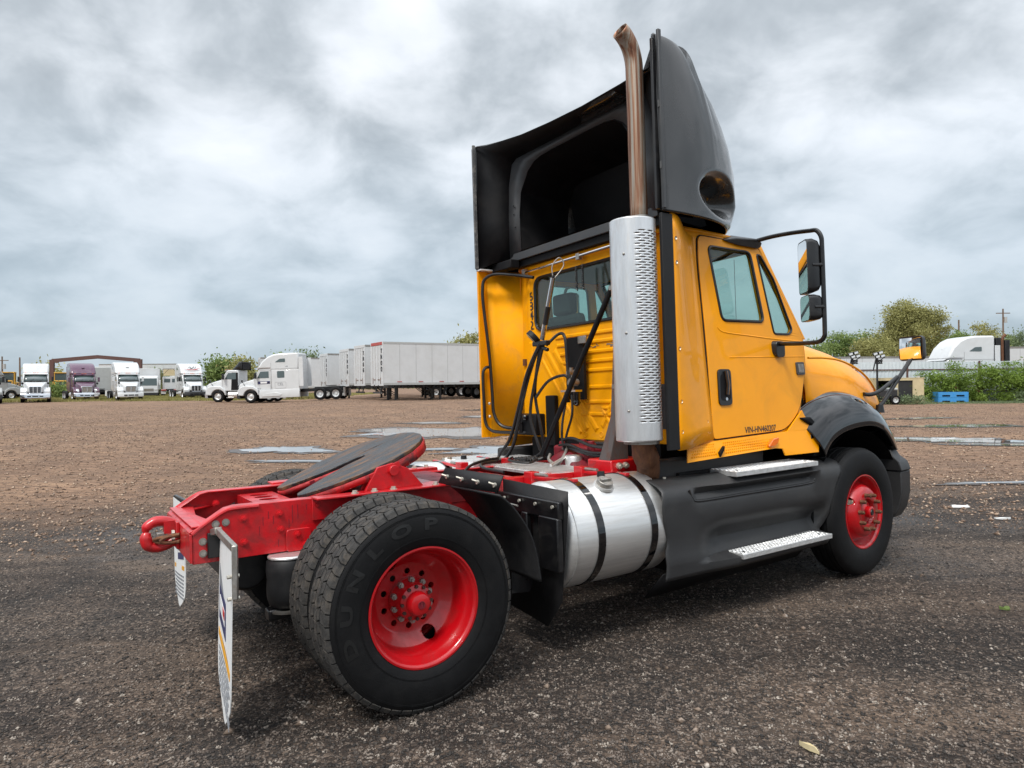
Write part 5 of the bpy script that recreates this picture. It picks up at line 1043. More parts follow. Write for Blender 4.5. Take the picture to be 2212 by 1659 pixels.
def tractor(label,p,hd,paint,roof='high',sl=1.8,L=7.6,bumper='chrome',grille='bars',skirt=False,zr=3.95,marker=True,group='tractors parked across the yard',steel=None,detail=True,mir='black',door_open=False,logo=None):
    R=vroot('semi_truck',label,'truck',p,hd,group,L); P=M[paint]; end=-3.0-(sl if roof=='high' else 0)
    MB().loft([rr(-.04,.50,.95,1.42),rr(-.22,.62,.92,1.60),rr(-.8,.76,.92,1.78),rr(-1.52,.93,.92,1.95,.16)]).build('hood',P,R,ang=50,bev=.02)
    for sy in(-1,1):
        arch=[(-1.25+.60*cos(a),.50+.60*sin(a)) for a in np.linspace(radians(8),radians(172),12)]
        pl=[(-.20,.62),(-.18,1.02),(-.42,1.30),(-.85,1.42),(-1.5,1.36),(-1.88,1.05),(-1.95,.62)]+arch[::-1]
        fe=MB().prism(pl,'y',min(sy*.60,sy*1.16),max(sy*.60,sy*1.16)).build('fender',P,R,ang=40,bev=.07)
        MB().loft([[(x,sy*(.62+u*.5),z) for x,z in ((-.16-u*.10+.02,.92),(-.16-u*.10+.02,1.02+.06*u),(-.16-u*.3,1.16+.08*u),(-.3-u*.2,1.0))] for u in (0.1,.5,.95)]).build('headlight',M['head'],R,bev=.01)
        bwheel(R,-1.25,sy*1.02,sy)
        MB().prism([(-1.82,1.98),(-2.10,2.52),(-2.78,2.52),(-2.78,1.98)],'y',min(sy*1.035,sy*1.05),max(sy*1.035,sy*1.05)).build('side_window',M['dglass'],R)
        mb=MB(); d=[(-1.62,1.0),(-1.62,1.95),(-2.02,2.62),(-2.88,2.62),(-2.88,1.0)]
        mb.tube([(x,sy*1.036,z) for x,z in d],.010,4,closed=True); mb.build('door_seam',M['trim'],R,ang=0)
        if door_open is False: MB().box(-2.80,-2.66,min(sy*1.04,sy*1.065),max(sy*1.04,sy*1.065),1.55,1.63).build('door_handle',M['black'],R)
        mm=MB().box(-1.86,-1.70,min(sy*1.24,sy*1.42),max(sy*1.24,sy*1.42),1.95,2.42).bar((-1.75,sy*1.03,1.95),(-1.75,sy*1.33,2.0),.04,.04).bar((-1.75,sy*1.03,2.45),(-1.75,sy*1.33,2.38),.03,.03).build('door_mirror',M[mir],R,bev=.03)
        MB().tube([(-.75,sy*.92,1.35),(-.55,sy*1.0,1.75)],.02,5).box(-.58,-.50,min(sy*.9,sy*1.08),max(sy*.9,sy*1.08),1.70,1.88).build('hood_mirror',M['black'],R)
        if skirt:
            MB().loft([[(-1.98,sy*y,z),(end-.0,sy*y,z),(end-.0,sy*(y-.2),z),(-1.98,sy*(y-.2),z)] for y,z in ((1.16,.32),(1.20,.6),(1.14,1.0))]).build('side_skirt',P,R,bev=.02)
            MB().prism([(-2.2,.45),(-3.7,.45),(-3.9,.62),(-3.4,.78),(-2.5,.70)],'y',min(sy*1.17,sy*1.215),max(sy*1.17,sy*1.215)).build('skirt_step',P,R,bev=.02)
        else:
            MB().cyl((-2.1,sy*.85,.62),(-3.6,sy*.85,.62),.30,None,24).build('fuel_tank',M['alu'],R,bev=.02); MB().box(-2.6,-2.0,min(sy*.9,sy*1.15),max(sy*.9,sy*1.15),.38,.42).build('step',M['alu'],R)
        for xx in (-L+1.95,-L+.65):
            bwheel(R,xx,sy*1.0,sy,wr2)
        MB().box(-L-.05,-L-.03,min(sy*.5,sy*1.15),max(sy*.5,sy*1.15),.25,.95).build('mud_flap',M['flap_w'] if paint!='purple' else M['black'],R)
    bm=dict(chrome='chrome',black='plastic',paint=paint)[bumper]
    bp=MB().loft([[(x-.0-.22*(abs(y)/1.15)**3,y,z) for y in np.linspace(-1.15,1.15,9)]+[(x-.45,y,z) for y in (1.15,.6,0,-.6,-1.15)] for x,z in ((.02,.36),(.08,.42),(.08,.74),(.03,.82))]).build('bumper',M[bm],R,ang=40,bev=.01)
    for y0,y1 in ((-.62,-.32),(-.24,.24),(.32,.62)): MB().box(.07,.095,y0,y1,.52,.62).build('bumper_opening',M['black_matte'],bp)
    gr=MB(); gr.tube([(-.01,y,z) for y,z in rrect(-.44,.44,.86,1.46,.05)],.035,6,closed=True); g=gr.build('grille',M['chrome'] if grille!='black' else M['black'],R)
    MB().box(-.05,-.01,-.42,.42,.88,1.44).build('grille_screen',M['black_matte'] if grille!='mesh' else M['steel'],g)
    if grille=='bars':
        for x0 in (-.40,-.14,.18):
            for k in range(8): MB().box(-.01,.015,x0,x0+(.22 if x0!=-.14 else .28),.91+k*.065,.925+k*.065).build('grille_bar',M['chrome'],g,ang=0)
        for y in (-.16,.16): MB().box(-.01,.04,y-.025,y+.025,.88,1.44).build('grille_post',P,g)
    else:
        MB().box(-.01,.05,-.045,.045,.88,1.50).build('grille_post',M['chrome'],g,bev=.01); MB().sph((.05,0,1.42),.05,8,6).build('grille_badge',M['steel'],g)
    cab=MB().prism([(-1.48,.95),(-1.48,1.92),(-1.98,2.70),(-2.10,2.76),(-3.0,2.76),(-3.0,.95)],'y',-1.035,1.035).build('cab',P,R,ang=40,bev=.07)
    def wq(u,t): return (lerp(-1.43,-1.90,t)+.10*(1-u*u),u*lerp(.93,.84,t),lerp(1.97,2.60,t)+.02*(1-u*u))
    ww=MB().loft([[wq(u,t) for u in np.linspace(-1,1,11)] for t in (0,.5,1)],caps=False,closed=False).build('windscreen',M['dglass'],R,solid=.03,off=0)
    MB().tube([wq(u,0) for u in np.linspace(-1,1,9)]+[wq(u,1) for u in np.linspace(1,-1,9)],.025,5,closed=True).build('windscreen_seal',M['black'],ww)
    for y in (-.45,.35): MB().bar(Vector(wq(y,.02))+Vector((.03,0,0)),Vector(wq(y+.3,.35))+Vector((.04,0,.01)),.02,.015).build('wiper',M['black'],R)
    MB().prism([(-1.80,2.68),(-1.72,2.66),(-1.98,2.80),(-2.05,2.80)],'y',-.95,.95).build('sun_visor',P,R)
    if roof=='high':
        top=zr; pr=[(-1.86,2.74),(-1.98,2.95),(-2.3,2.74+.52*(top-2.74)),(-2.75,2.74+.80*(top-2.74)),(-3.25,2.74+.95*(top-2.74)),(-3.8,top),(end,top),(end,2.5),(-2.9,2.5),(-2.9,2.74)]
        MB().prism(pr,'y',-1.12,1.12).build('roof_fairing',P,R,ang=40,bev=.13)
        MB().box(end,-3.0,-1.12,1.12,.95,2.6).build('sleeper',P,R,bev=.05)
        for sy in(-1,1):
            MB().prism(rpoly([(-4.1,1.95),(-4.1,2.5),(-3.5,2.5),(-3.5,1.95)],.08),'y',min(sy*1.12,sy*1.135),max(sy*1.12,sy*1.135)).build('sleeper_window',M['dglass'],R)
            MB().prism(rpoly([(-4.2,3.22),(-4.2,3.52),(-3.75,3.50),(-3.35,3.24)],.06),'y',min(sy*1.12,sy*1.135),max(sy*1.12,sy*1.135)).build('roof_window',M['dglass'],R)
            MB().box(end-.35,end,min(sy*1.08,sy*1.13),max(sy*1.08,sy*1.13),1.2,3.6).build('side_extender',P,R,bev=.01)
            MB().tube([(-3.02,sy*1.125,2.70),(end,sy*1.125,2.70)],.008,4).tube([(-3.02,sy*1.125,1.0),(-3.02,sy*1.125,3.2)],.008,4).build('panel_seam',M['trim'],R,ang=0)
            MB().tube([(x,sy*1.124,z) for x,z in rrect(-4.2,-3.3,1.1,1.6,.06)],.007,4,closed=True).build('locker_seam',M['trim'],R,ang=0)
        MB().lathe([(.001,.0),(.30,.02),(.34,.0)],(-2.55,0,3.42 if zr>3.8 else 3.2),(.8,0,.62),20).build('roof_scoop',P,R)
    elif roof=='dayfair':
        MB().prism([(-1.98,2.72),(-2.12,3.0),(-2.5,zr-.12),(-3.05,zr),(-3.2,zr),(-3.2,2.72)],'y',-1.04,1.04).build('roof_fairing',P,R,ang=40,bev=.16)
    elif roof=='openfair':
        mb=MB(); rows=[]
        for z in (2.8,3.1,3.35,3.5): rows.append([(-3.3+1.15*abs(sin(a))**.7*(1-(z-2.8)*.9),-1.05*cos(a),z) for a in np.linspace(0,pi,21)])
        mb.loft(rows,caps=False,closed=False); mb.add([(-3.3,-1.05,3.5),(-3.3,1.05,3.5),(-2.9,0,3.5)],[(0,1,2)]); mb.build('roof_fairing',M['black'],R,solid=.03); MB().box(-3.28,-3.2,-.8,.8,2.85,3.35).build('fairing_cavity',M['black_matte'],R)
    if marker:
        for y in (-.8,-.16,0,.16,.8): MB().box(-1.86,-1.80,y-.05,y+.05,2.79,2.83).build('marker_light',M['amber'],R,bev=.008)
    if door_open:
        MB().prism([(-2.95,1.05),(-2.95,2.55),(-2.42,2.55),(-2.36,1.05)],'y',1.036,1.048).build('open_doorway',M['black_matte'],R)
    MB().box(-L,-1.2,-.43,.43,.72,.98).box(-L+.2,-L+2.6,-.35,.35,.98,1.08).build('chassis',M['black'],R); MB().cyl((-L+1.3,0,1.12),(-L+1.3,0,1.18),.45,None,18).build('fifth_wheel',M['black'],R)
    MB().box(-2.9,-.3,-.8,.8,.45,.95).build('underbody',M['black_matte'],R)
    if steel: MB().cyl((end-.12,-.9,1.0),(end-.12,-.9,3.7),.07,None,12).build('exhaust_stack',M[steel],R)
    return R
def dmat(p,D): return p
P_=lambda px,D: at(px,829,D)
# white day cab at the left
tractor('white day cab tractor facing the camera, three-part slatted grille, leftmost full front of the row',P_(76,64),radians(-57),'white_p','dayfair',zr=3.72,L=6.6)
t=tractor('purple sleeper tractor with chrome bumper and mesh grille, faded roof',P_(188,70.5),radians(-50),'purple','high',1.9,8.4,'chrome','mesh',mir='purple')
t=tractor('white sleeper tractor with mesh grille and white mirrors, right of the purple tractor',P_(283,69),radians(-53),'white_p','high',1.9,8.4,'paint','mesh',mir='white_p')
lg=tractor('white sleeper tractor with a red and black swoosh logo on its roof fairing',P_(424,74.5),radians(-53),'white_p','high',1.7,8.2,'black','bars')
mb=MB(); vs,fs=text('AAI',.46,.01,shear=.3); mb.add([(-2.35+.0-(v[1])*.62+.10,v[0]*1.2,3.50+v[1]*.72) for v in vs],fs)
ob=mb.build('roof_lettering',M['ink'],lg,ang=0); ob.location=(.10,0,-.02)
MB().tube(crom([(-2.21,-.75,3.30),(-2.17,-.2,3.20),(-2.19,.4,3.24),(-2.27,.85,3.40)],6),[.02]*4+[.035]*6+[.045]*5+[.02]*4,6).build('roof_swoosh',M['print_red'],lg).location=(.14,0,.02)
# white day cab side-on with black open fairing, door open
tractor('white day cab tractor seen side-on facing left with its door open and black roof fairing',at(451.6,829,60.5),pi,'white_p','openfair',0,6.3,'chrome','bars',door_open=True)
# white aero sleeper side-on
I=tractor('white sleeper tractor side-on facing left with full side skirts and a dark door decal',at(521,829,57.6),pi-.015,'white_p','high',2.3,8.9,'black','black',skirt=True,zr=3.96)
dc=MB().box(-2.85,-1.85,1.045,1.052,1.50,1.72).build('door_decal',M['navy'],I,ang=0); MB().box(-2.62,-2.08,1.053,1.056,1.54,1.68).build('decal_panel',M['flap_w'],dc,ang=0)
mb=MB(); vs,fs=text('CEL',.30,.002); mb.add([(-3.75-v[0],1.128+v[2],1.42+v[1]) for v in vs],fs); mb.build('locker_lettering',M['grey_print'],I,ang=0)
mb=MB(); vs,fs=text('143',.16,.002); mb.add([(-4.3-v[0],1.128+v[2],2.86+v[1]) for v in vs],fs); mb.build('unit_number',M['grey_print'],I,ang=0)
mb=MB(); vs,fs=text('ST 20',.12,.002); mb.add([(-1.95-v[0],1.05+v[2],1.12+v[1]) for v in vs],fs); mb.build('small_lettering',M['grey_print'],I,ang=0)
for o in (dc,): pass
# sliver of a grey truck at the left frame edge and the grey tractor behind the day cab
tractor('grey tractor cut off by the left edge of the photo',P_(-30,60),radians(-50),'grey_p','high',1.8,8.0,'black','bars')
tractor('grey sleeper tractor half hidden behind the leftmost white day cab',P_(40,80),radians(60),'grey_p','high',1.6,7.6,'black','bars',marker=False)
tractor('pale grey sleeper tractor seen from behind between the purple and white tractors',at(224,829,92),radians(118),'grey_p','high',1.6,7.6,'chrome','bars',marker=False)
tractor('white day cab tractor far back left of the trailer hoop, facing the camera',at(347,829,108),radians(-66),'white_p','none',0,6.5,'chrome','bars')
# ---- cab-over box truck
def boxtruck(label,p,hd):
    R=vroot('box_truck',label,'truck',p,hd,None,7)
    MB().prism([(0,.55),(.02,1.5),(-.22,2.55),(-.45,2.75),(-1.9,2.75),(-1.9,.55)],'y',-1.12,1.12).build('cab',M['white_p'],R,ang=40,bev=.10)
    MB().prism([(.015,1.52),(.03,1.52),(-.19,2.42),(-.205,2.42)],'y',-.98,.98).build('windscreen',M['dglass'],R)
    MB().box(-.1,.06,-1.1,1.1,.30,.62).build('bumper',M['plastic'],R,bev=.04); MB().box(.02,.05,-.6,.6,.85,1.15).build('grille',M['steel'],R)
    MB().box(-7.2,-2.2,-1.25,1.25,1.0,3.7).build('cargo_box',M['white_tr'],R,bev=.02); MB().box(-7.2,-.2,-.4,.4,.6,.95).build('chassis',M['black'],R)
    for sy in(-1,1):
        MB().box(-.02,.05,min(sy*.7,sy*1.0),max(sy*.7,sy*1.0),.95,1.12).build('headlight',M['head'],R,bev=.02); MB().prism([(-.5,1.55),(-.45,2.4),(-1.4,2.4),(-1.4,1.55)],'y',min(sy*1.12,sy*1.13),max(sy*1.12,sy*1.13)).build('side_window',M['dglass'],R)
        MB().box(.05,.13,min(sy*1.2,sy*1.4),max(sy*1.2,sy*1.4),1.6,2.2).build('door_mirror',M['white_p'],R,bev=.02)
        for x in (-1.0,-5.6): bwheel(R,x,sy*1.0,sy,r=.9)
boxtruck('white cab-over box truck behind the white mesh-grille tractor',at(320,829,86),radians(-64))
# ---- day cab seen from behind with a hoop and tarp panel
def rearcab(label,p,hd):
    R=vroot('flatbed_truck',label,'truck',p,hd,None,6); 
    cab=MB().prism([(0,.95),(0,1.9),(-.5,2.72),(-1.9,2.76),(-1.9,.95)],'y',-1.08,1.08).build('cab',M['white_p'],R,ang=40,bev=.08)
    for y in (-.50,.50): MB().box(-1.93,-1.905,y-.38,y+.38,1.95,2.45).build('rear_window',M['dglass'],R,bev=.01)
    MB().tube([(-2.1,-1.15,.9),(-2.1,-1.15,3.6),(-2.1,-.95,3.85),(-2.1,.95,3.85),(-2.1,1.15,3.6),(-2.1,1.15,.9)],.05,6).bar((-2.1,-1.1,2.9),(-2.1,-.3,3.8),.05,.05).bar((-2.1,1.1,2.9),(-2.1,.3,3.8),.05,.05).build('hoop_frame',M['wood'],R)
    MB().box(-1.5,-1.45,-1.0,1.0,2.9,3.78).build('tarp_panel',M['tan'],R); MB().box(-6,-1.2,-.43,.43,.72,.98).build('chassis',M['black'],R)
    for sy in(-1,1):
        bwheel(R,-.9,sy*1.0,sy); bwheel(R,-4.6,sy*1.0,sy,wr2); MB().box(-5.5,-5.47,min(sy*.5,sy*1.1),max(sy*.5,sy*1.1),.35,1.0).build('mud_flap',M['flap_w'],R)
    MB().box(-5.6,-5.5,-1.1,1.1,.80,.95).build('rear_beam',M['tape'],R)
rearcab('white cab seen from behind with a wooden hoop frame and tan tarp panel',at(371,829,100),radians(114))
# ---- trailers
def trailer(label,corner,hd,L=15.5,letters='',redtop=False,zt=4.08,letters2=None,bogie=6.4,legs=()):
    n=Vector((-sin(hd),cos(hd),0)); c=corner+n*1.3; za=g_at(c.x+cos(hd)*2,c.y+sin(hd)*2)
    R=empty('box_trailer',label,'trailer',(c.x,c.y,za),hd,'white box trailers backed in beside each other'); H=zt
    MB().box(.02,L,-1.29,1.29,1.12,H).build('body',M['white_tr'],R,bev=.015)
    MB().box(0.0,L,-1.305,-1.285,1.10,1.26).box(0,L,1.285,1.305,1.10,1.26).build('bottom_rail',M['grey_p'],R); MB().box(0,L,-1.305,-1.285,H-.12,H+.015).box(0,L,1.285,1.305,H-.12,H+.015).build('top_rail',M['steel'] if not redtop else M['grey_p'],R)
    k=0; x=1.2
    while x<L:
        if k<40: MB().box(x-.012,x+.012,-1.297,-1.288,1.26,H-.12).build('side_seam',M['grey_p'],R,ang=0)
        x+=1.22; k+=1
    fr=MB().box(-.04,.03,-1.3,-1.17,1.05,H+.02).box(-.04,.03,1.17,1.3,1.05,H+.02).box(-.04,.03,-1.17,1.17,1.05,1.16).build('rear_frame',M['white_tr'],R,bev=.01)
    MB().box(-.045,.035,-1.17,1.17,H-.20,H+.02).build('rear_header',M['red_top'] if redtop else M['white_tr'],R,bev=.01)
    for sy in(-1,1):
        d=MB().box(-.025,.0,min(sy*.01,sy*1.165),max(sy*.01,sy*1.165),1.17,H-.21).build('rear_door',M['white_tr'],R,bev=.008)
        for y in (.30,.82): MB().tube([(-.045,sy*y,1.17),(-.045,sy*y,H-.22)],.018,6).build('lock_rod',M['alu'],d)
        MB().box(-.06,-.03,min(sy*.25,sy*.6),max(sy*.25,sy*.6),1.45,1.50).build('door_latch',M['rust'],d); MB().box(-.055,-.03,sy*.80-.05,sy*.80+.05,1.20,1.62).build('rust_stain',M['rust'],d,bev=.01)
    for x in np.arange(1.0,L,1.6): MB().box(x,x+.35,-1.310,-1.304,1.30,1.345).build('reflective_tape',M['tape'],R,ang=0)
    for i,ch in enumerate(letters):
        vs,fs=text(ch,.40,.006,bold=.02); MB().add([(-.045-v[2],-1.05+.0-v[0],H-.62-i*.42+v[1]) for v in vs],fs).build('door_lettering',M['ink'],R,ang=0)
    if letters2:
        for i,ch in enumerate(letters2):
            vs,fs=text(ch,.2,.002); MB().add([(-.05-v[2],-.35-v[0],H-.7-i*.2+v[1]) for v in vs],fs).build('door_lettering',M['grey_print'],R,ang=0)
    MB().box(.0,.06,-1.0,1.0,.50,.62).bar((.05,-.5,.55),(.2,-.5,1.1),.07,.07).bar((.05,.5,.55),(.2,.5,1.1),.07,.07).build('underride_guard',M['black'],R)
    MB().box(bogie-1,bogie+2.6,-.6,.6,.85,1.1).build('bogie_frame',M['black'],R)
    for x in (bogie,bogie+1.3):
        for sy in(-1,1): bwheel(R,x,sy*1.08,sy,wr2)
    for sy in(-1,1): MB().box(L-3.0,L-2.85,sy*.8-.07,sy*.8+.07,.05,1.12).box(L-3.05,L-2.8,sy*.8-.15,sy*.8+.15,.0,.05).bar((L-2.9,sy*.8,.4),(L-4.2,sy*.4,1.1),.05,.05).build('landing_leg',M['black'],R)
    for lx in legs:
        for sy in(-1,1): MB().box(lx,lx+.13,sy*.8-.07,sy*.8+.07,.05,1.12).box(lx-.08,lx+.2,sy*.8-.15,sy*.8+.15,.0,.05).bar((lx,sy*.8,.4),(lx-1.1,sy*.4,1.1),.05,.05).build('support_leg',M['black'],R)
    for x in np.arange(.6,L-3.5,.8): MB().box(x,x+.06,-1.2,1.2,.90,1.10).build('cross_beam',M['black'],R)
    return R
HD=radians(30)
trailer('long white box trailer with a faded red top rear rail, nearest the yellow tractor',at(828.4,829,47.5),HD,letters='TNOQ',redtop=True,bogie=8.4,legs=(1.0,4.4))
trailer('white box trailer with rust streaks and TNGG lettering, second from the yellow tractor',at(789,829,51),HD,letters='TNGG',bogie=9.6,legs=(2.6,5.6))
trailer('white box trailer marked TNOA down its edge, third from the yellow tractor',at(754,829,56),HD,letters='TNOA',bogie=10.2,legs=(3.4,7.2))
trailer('white box trailer marked SACT with a grey emblem, directly behind the aero sleeper tractor',at(708,829,61.5),HD,letters='SACT',letters2='1053',bogie=10.5,legs=(2.0,6.0))
trailer('white box trailer rising behind the hood of the side-on sleeper tractor',at(562.8,829,68.5),radians(24),letters='CEBOM',letters2='620',zt=4.2)
trailer('pale trailer roof standing behind the sheet metal fence, left of the white roof fairing',at(1760,829,50.5),radians(4),L=9.5,zt=3.15,letters='')
trailer('pale trailer behind the fence to the right of the white roof fairing',at(2172,829,53),radians(3),L=12,zt=3.9)
# trailer roof sliver above the portal's right-hand tractor
trailer('white trailer roof visible above the white mesh-grille tractor, far back',at(214,829,108),radians(4),L=13,zt=4.95)
# white aero roof behind the fence
J=tractor('white aero sleeper tractor behind the fence, only its roof fairing showing above',at(1966,829,47.6),pi,'white_p','high',2.1,8.4,'black','bars',zr=4.25,marker=False,steel='rust',skirt=True)
J.scale=(1.0,1.02,1.03)
for xx,hh in ((-5.35,4.1),(-5.95,3.95)): MB().box(xx-.16,xx+.16,.6,1.12,1.2,hh).build('black_side_extender',M['black'],J,bev=.02)
MB().tube([(-5.66,1.0,1.0),(-5.66,1.0,3.9),(-5.74,1.0,4.15),(-5.9,1.0,4.3)],.10,12).build('curved_exhaust_stack',M['rust'],J)
# ---- portal frame of brown steel
def portal():
    a,b,r=at(112.5,777,95),at(302,776,95),at(210.8,769,95); R=empty('steel_portal_frame','brown steel portal frame of an unfinished building behind the parked tractors','frame',(a.x,a.y,g_at(a.x,a.y)))
    gz0=g_at(a.x,a.y); L=lambda v: Vector((v.x-a.x,v.y-a.y,v.z-gz0)); A,B,C=L(a),L(b),L(r)
    for q in (A,B): MB().loft([[(q.x-.2,-.15,0),(q.x+.2,-.15,0),(q.x+.2,.15,0),(q.x-.2,.15,0)],[(q.x-.30,-.15,q.z),(q.x+.30,-.15,q.z),(q.x+.30,.15,q.z),(q.x-.30,.15,q.z)]]).build('column',M['brown_steel'],R)
    for q in (A,B): 
        MB().bar((q.x,0,q.z-.15),(C.x,0,C.z-.12),.25,.50).build('rafter',M['brown_steel'],R)
        MB().bar((q.x,0,q.z-.20),(lerp(q.x,C.x,.14),0,lerp(q.z,C.z,.14)-.32),.24,.4).build('haunch',M['brown_steel'],R)
portal()
# ---- loaders
def loader(label,p,hd,s=1.0):
    R=vroot('wheel_loader',label,'loader',p,hd,'yellow machines parked behind the tractors',6); C=M['cat']
    MB().box(-5.5,-2.6,-.9,.9,1.0,2.1).build('engine_cover',C,R,bev=.1); MB().box(-3.4,-1.9,-.75,.75,1.2,3.2).build('operator_cab',M['dglass'],R,bev=.04)
    MB().box(-3.5,-1.8,-.85,.85,3.2,3.35).build('cab_roof',C,R,bev=.04)
    for x,y in ((-3.42,-.78),(-3.42,.78),(-1.88,-.78),(-1.88,.78)): MB().box(x-.05,x+.05,y-.05,y+.05,1.2,3.2).build('cab_post',C,R)
    for sy in(-1,1):
        MB().bar((-2.2,sy*.5,1.7),(-.3,sy*.5,.9),.18,.35).build('lift_arm',C,R)
        for x in (-1.7,-4.6): w=bwheel(R,x,sy*1.05,sy,r=1.45)
    MB().prism([(.5,.25),(-.3,.25),(-.45,.9),(-.1,1.5),(.0,1.5),(-.25,.9),(-.15,.4),(.5,.32)],'y',-1.2,1.2).build('bucket',C,R,bev=.02)
    MB().tube([(-.1,y,z) for y,z in rrect(-.75,.75,1.15,2.2,.1)],.09,6,closed=True).build('guard_frame',C,R)
loader('yellow wheel loader with square front guard, under the left leg of the portal frame',at(130,829,88),radians(-62))
loader('orange yellow loader mostly hidden at the far left edge',at(10,829,84),radians(-60))
# ---- poles
def pole(label,px,py,D,arms=True):
    p=at(px,py,D); g=g_at(p.x,p.y); R=empty('utility_pole',label,'pole',(p.x,p.y,g)); H=p.z-g
    MB().cyl((0,0,0),(0,0,H),.15,.10,8).build('shaft',M['wood'],R)
    if arms:
        MB().box(-1.0,1.0,-.06,.06,H-.7,H-.58).build('cross_arm',M['wood'],R); MB().cyl((.35,0,H-2.0),(.35,0,H-1.2),.22,None,10).build('transformer',M['grey_p'],R)
pole('wooden utility pole at the far left edge of the yard',4.5,770,110); pole('thin pole rising behind the leftmost white day cab',42.6,772,105,False)
pole('short bare pole standing among the trees right of the olive tree',2071,691,95,False); pole('tall utility pole with cross arm above the fence at the right',2166.6,667,100)
# ---- trees
def leaves(name,blobs,n,size,mat,parent,seed,drop=.25,flat=.85):
    rg=np.random.default_rng(seed); B=np.array(blobs,float); vol=B[:,3]*B[:,4]*B[:,5]; w=vol**.75; w/=w.sum(); bi=rg.choice(len(B),n,p=w)
    d=rg.normal(size=(n,3)); d/=np.linalg.norm(d,axis=1)[:,None]; r=rg.random(n)**.42; P=B[bi,:3]+d*r[:,None]*B[bi,3:6]
    # clumping: pull towards random twig centres
    tw=rg.integers(0,max(8,n//48),n); T=rg.normal(size=(max(8,n//48),3)); T/=np.linalg.norm(T,axis=1)[:,None]; cen=rg.choice(len(B),len(T),p=w); TC=B[cen,:3]+T*(rg.random(len(T))**.33)[:,None]*B[cen,3:6]
    P=TC[tw]+rg.normal(size=(n,3))*np.array([1,1,.6])*size*2.9*rg.uniform(.5,1.5,(len(T),1))[tw]
    a=rg.normal(size=(n,3)); a/=np.linalg.norm(a,axis=1)[:,None]; b=rg.normal(size=(n,3)); b-=a*(a*b).sum(1)[:,None]; b/=np.linalg.norm(b,axis=1)[:,None]
    s=size*rg.uniform(.5,1.25,n)[:,None]; Q=np.stack([P-a*s,P+b*s*.45,P+a*s,P-b*s*.45],1).reshape(-1,3)
    F=np.arange(n*4,dtype='i4'); me=bpy.data.meshes.new(name); me.vertices.add(len(Q)); me.vertices.foreach_set('co',Q.ravel().astype('f4')); me.loops.add(n*4); me.loops.foreach_set('vertex_index',F)
    me.polygons.add(n); me.polygons.foreach_set('loop_start',(np.arange(n)*4).astype('i4')); me.update(calc_edges=True); me.materials.append(mat)
    o=bpy.data.objects.new(name,me); COL.objects.link(o); o.parent=parent; return o
def tree(label,px,ytop,D,wpx,mat,seed,n=5000,size=.22,hfrac=.28,cat='tree',name='tree',group='trees beyond the yard'):
    top=at(px,ytop,D); g=g_at(top.x,top.y); H=top.z-g; Wd=wpx/f_*D; rg=random.Random(seed)
    R=empty(name,label,cat,(top.x,top.y,g),0,group); bl=[]; z0=H*hfrac; m=11
    for k in range(m):
        a=rg.uniform(0,2*pi); rad=rg.uniform(.1,.62)*Wd/2; z=rg.uniform(z0+.15*H,H*.86); sh=1-.55*((z-z0)/(H-z0))**2
        bl.append((rad*cos(a)*sh*1.25,rad*sin(a)*sh,z,Wd*rg.uniform(.15,.27),Wd*rg.uniform(.15,.24),min(H*.16,Wd*.2)*rg.uniform(.7,1.1)))
    bl.append((0,0,H*.86,Wd*.22,Wd*.2,H*.13)); bl.append((-Wd*.25,0,H*.5,Wd*.24,Wd*.2,H*.17)); bl.append((Wd*.26,0,H*.52,Wd*.23,Wd*.2,H*.17))
    leaves('crown',bl,n,size,mat,R,seed)
    mb=MB(); mb.tube(crom([(0,0,-.2),(.1,0,H*.2),(-.05,.1,H*.42),(.05,0,H*.7)],4),[.035*H*(1-.06*i) for i in range(13)],8)
    for k in range(9):
        b=bl[k]; z1=H*rg.uniform(.22,.5); mb.tube(crom([(0,0,z1),(b[0]*.4,b[1]*.4,lerp(z1,b[2],.6)),(b[0],b[1],b[2])],3),[.018*H*(1-.11*i) for i in range(7)],5)
    mb.build('trunk',M['bark'],R); return R
tree('large spreading olive tree rising above the fence, tallest in view',1958,650,64,178,M['leaf_olive'],21,42000,.11,.25,group=None)
tree('green bushy tree directly left of the large olive tree',1822,716,66,150,M['leaf_green'],22,17500,.12,.1)
tree('low green tree right behind the yellow hood at the right',1755,735,70,110,M['leaf_green'],23,10000,.12,.1)
tree('green tree filling the gap below the olive tree crown',1900,735,62,150,M['leaf_olive'],24,15000,.12,.05)
tree('broad green tree just right of the large olive tree',2062,712,68,120,M['leaf_green'],25,16250,.12,.1)
tree('feathery green tree behind the white roof fairing',2118,700,74,110,M['leaf_olive'],26,13750,.12,.1)
tree('sparse tree by the tall utility pole',2178,722,78,90,M['leaf_green'],27,8750,.12,.1)
tree('thin grey green tree cut by the right edge of the photo',2222,702,70,80,M['leaf_pale'],28,3750,.12,.2)
tree('green tree right of the swoosh-logo tractor',478,777,105,60,M['leaf_green'],29,4500,.28,.1)
tree('darker tree left of the side-on trailer',528,779,100,55,M['leaf_olive'],30,4000,.28,.1)
tree('small tree top above the side-on trailer roof',614,763,120,40,M['leaf_green'],31,1800,.3,.2)
tree('tree top above the roof of the side-on sleeper tractor',657,756,115,56,M['leaf_pale'],32,2600,.3,.2)
tree('leafy tree top beside the left cab extender',1012,722,100,90,M['leaf_olive'],33,4500,.26,.2)
tree('bush behind the leftmost white day cab',104,790,112,30,M['leaf_olive'],34,1500,.3,.1)
tree('bush left of the box truck in the background',336,805,108,34,M['leaf_green'],35,2000,.3,.1)
tree('low bush between the day cab and purple tractor',120,832,82,34,M['leaf_green'],36,1800,.18,0,'bush','bush',None)
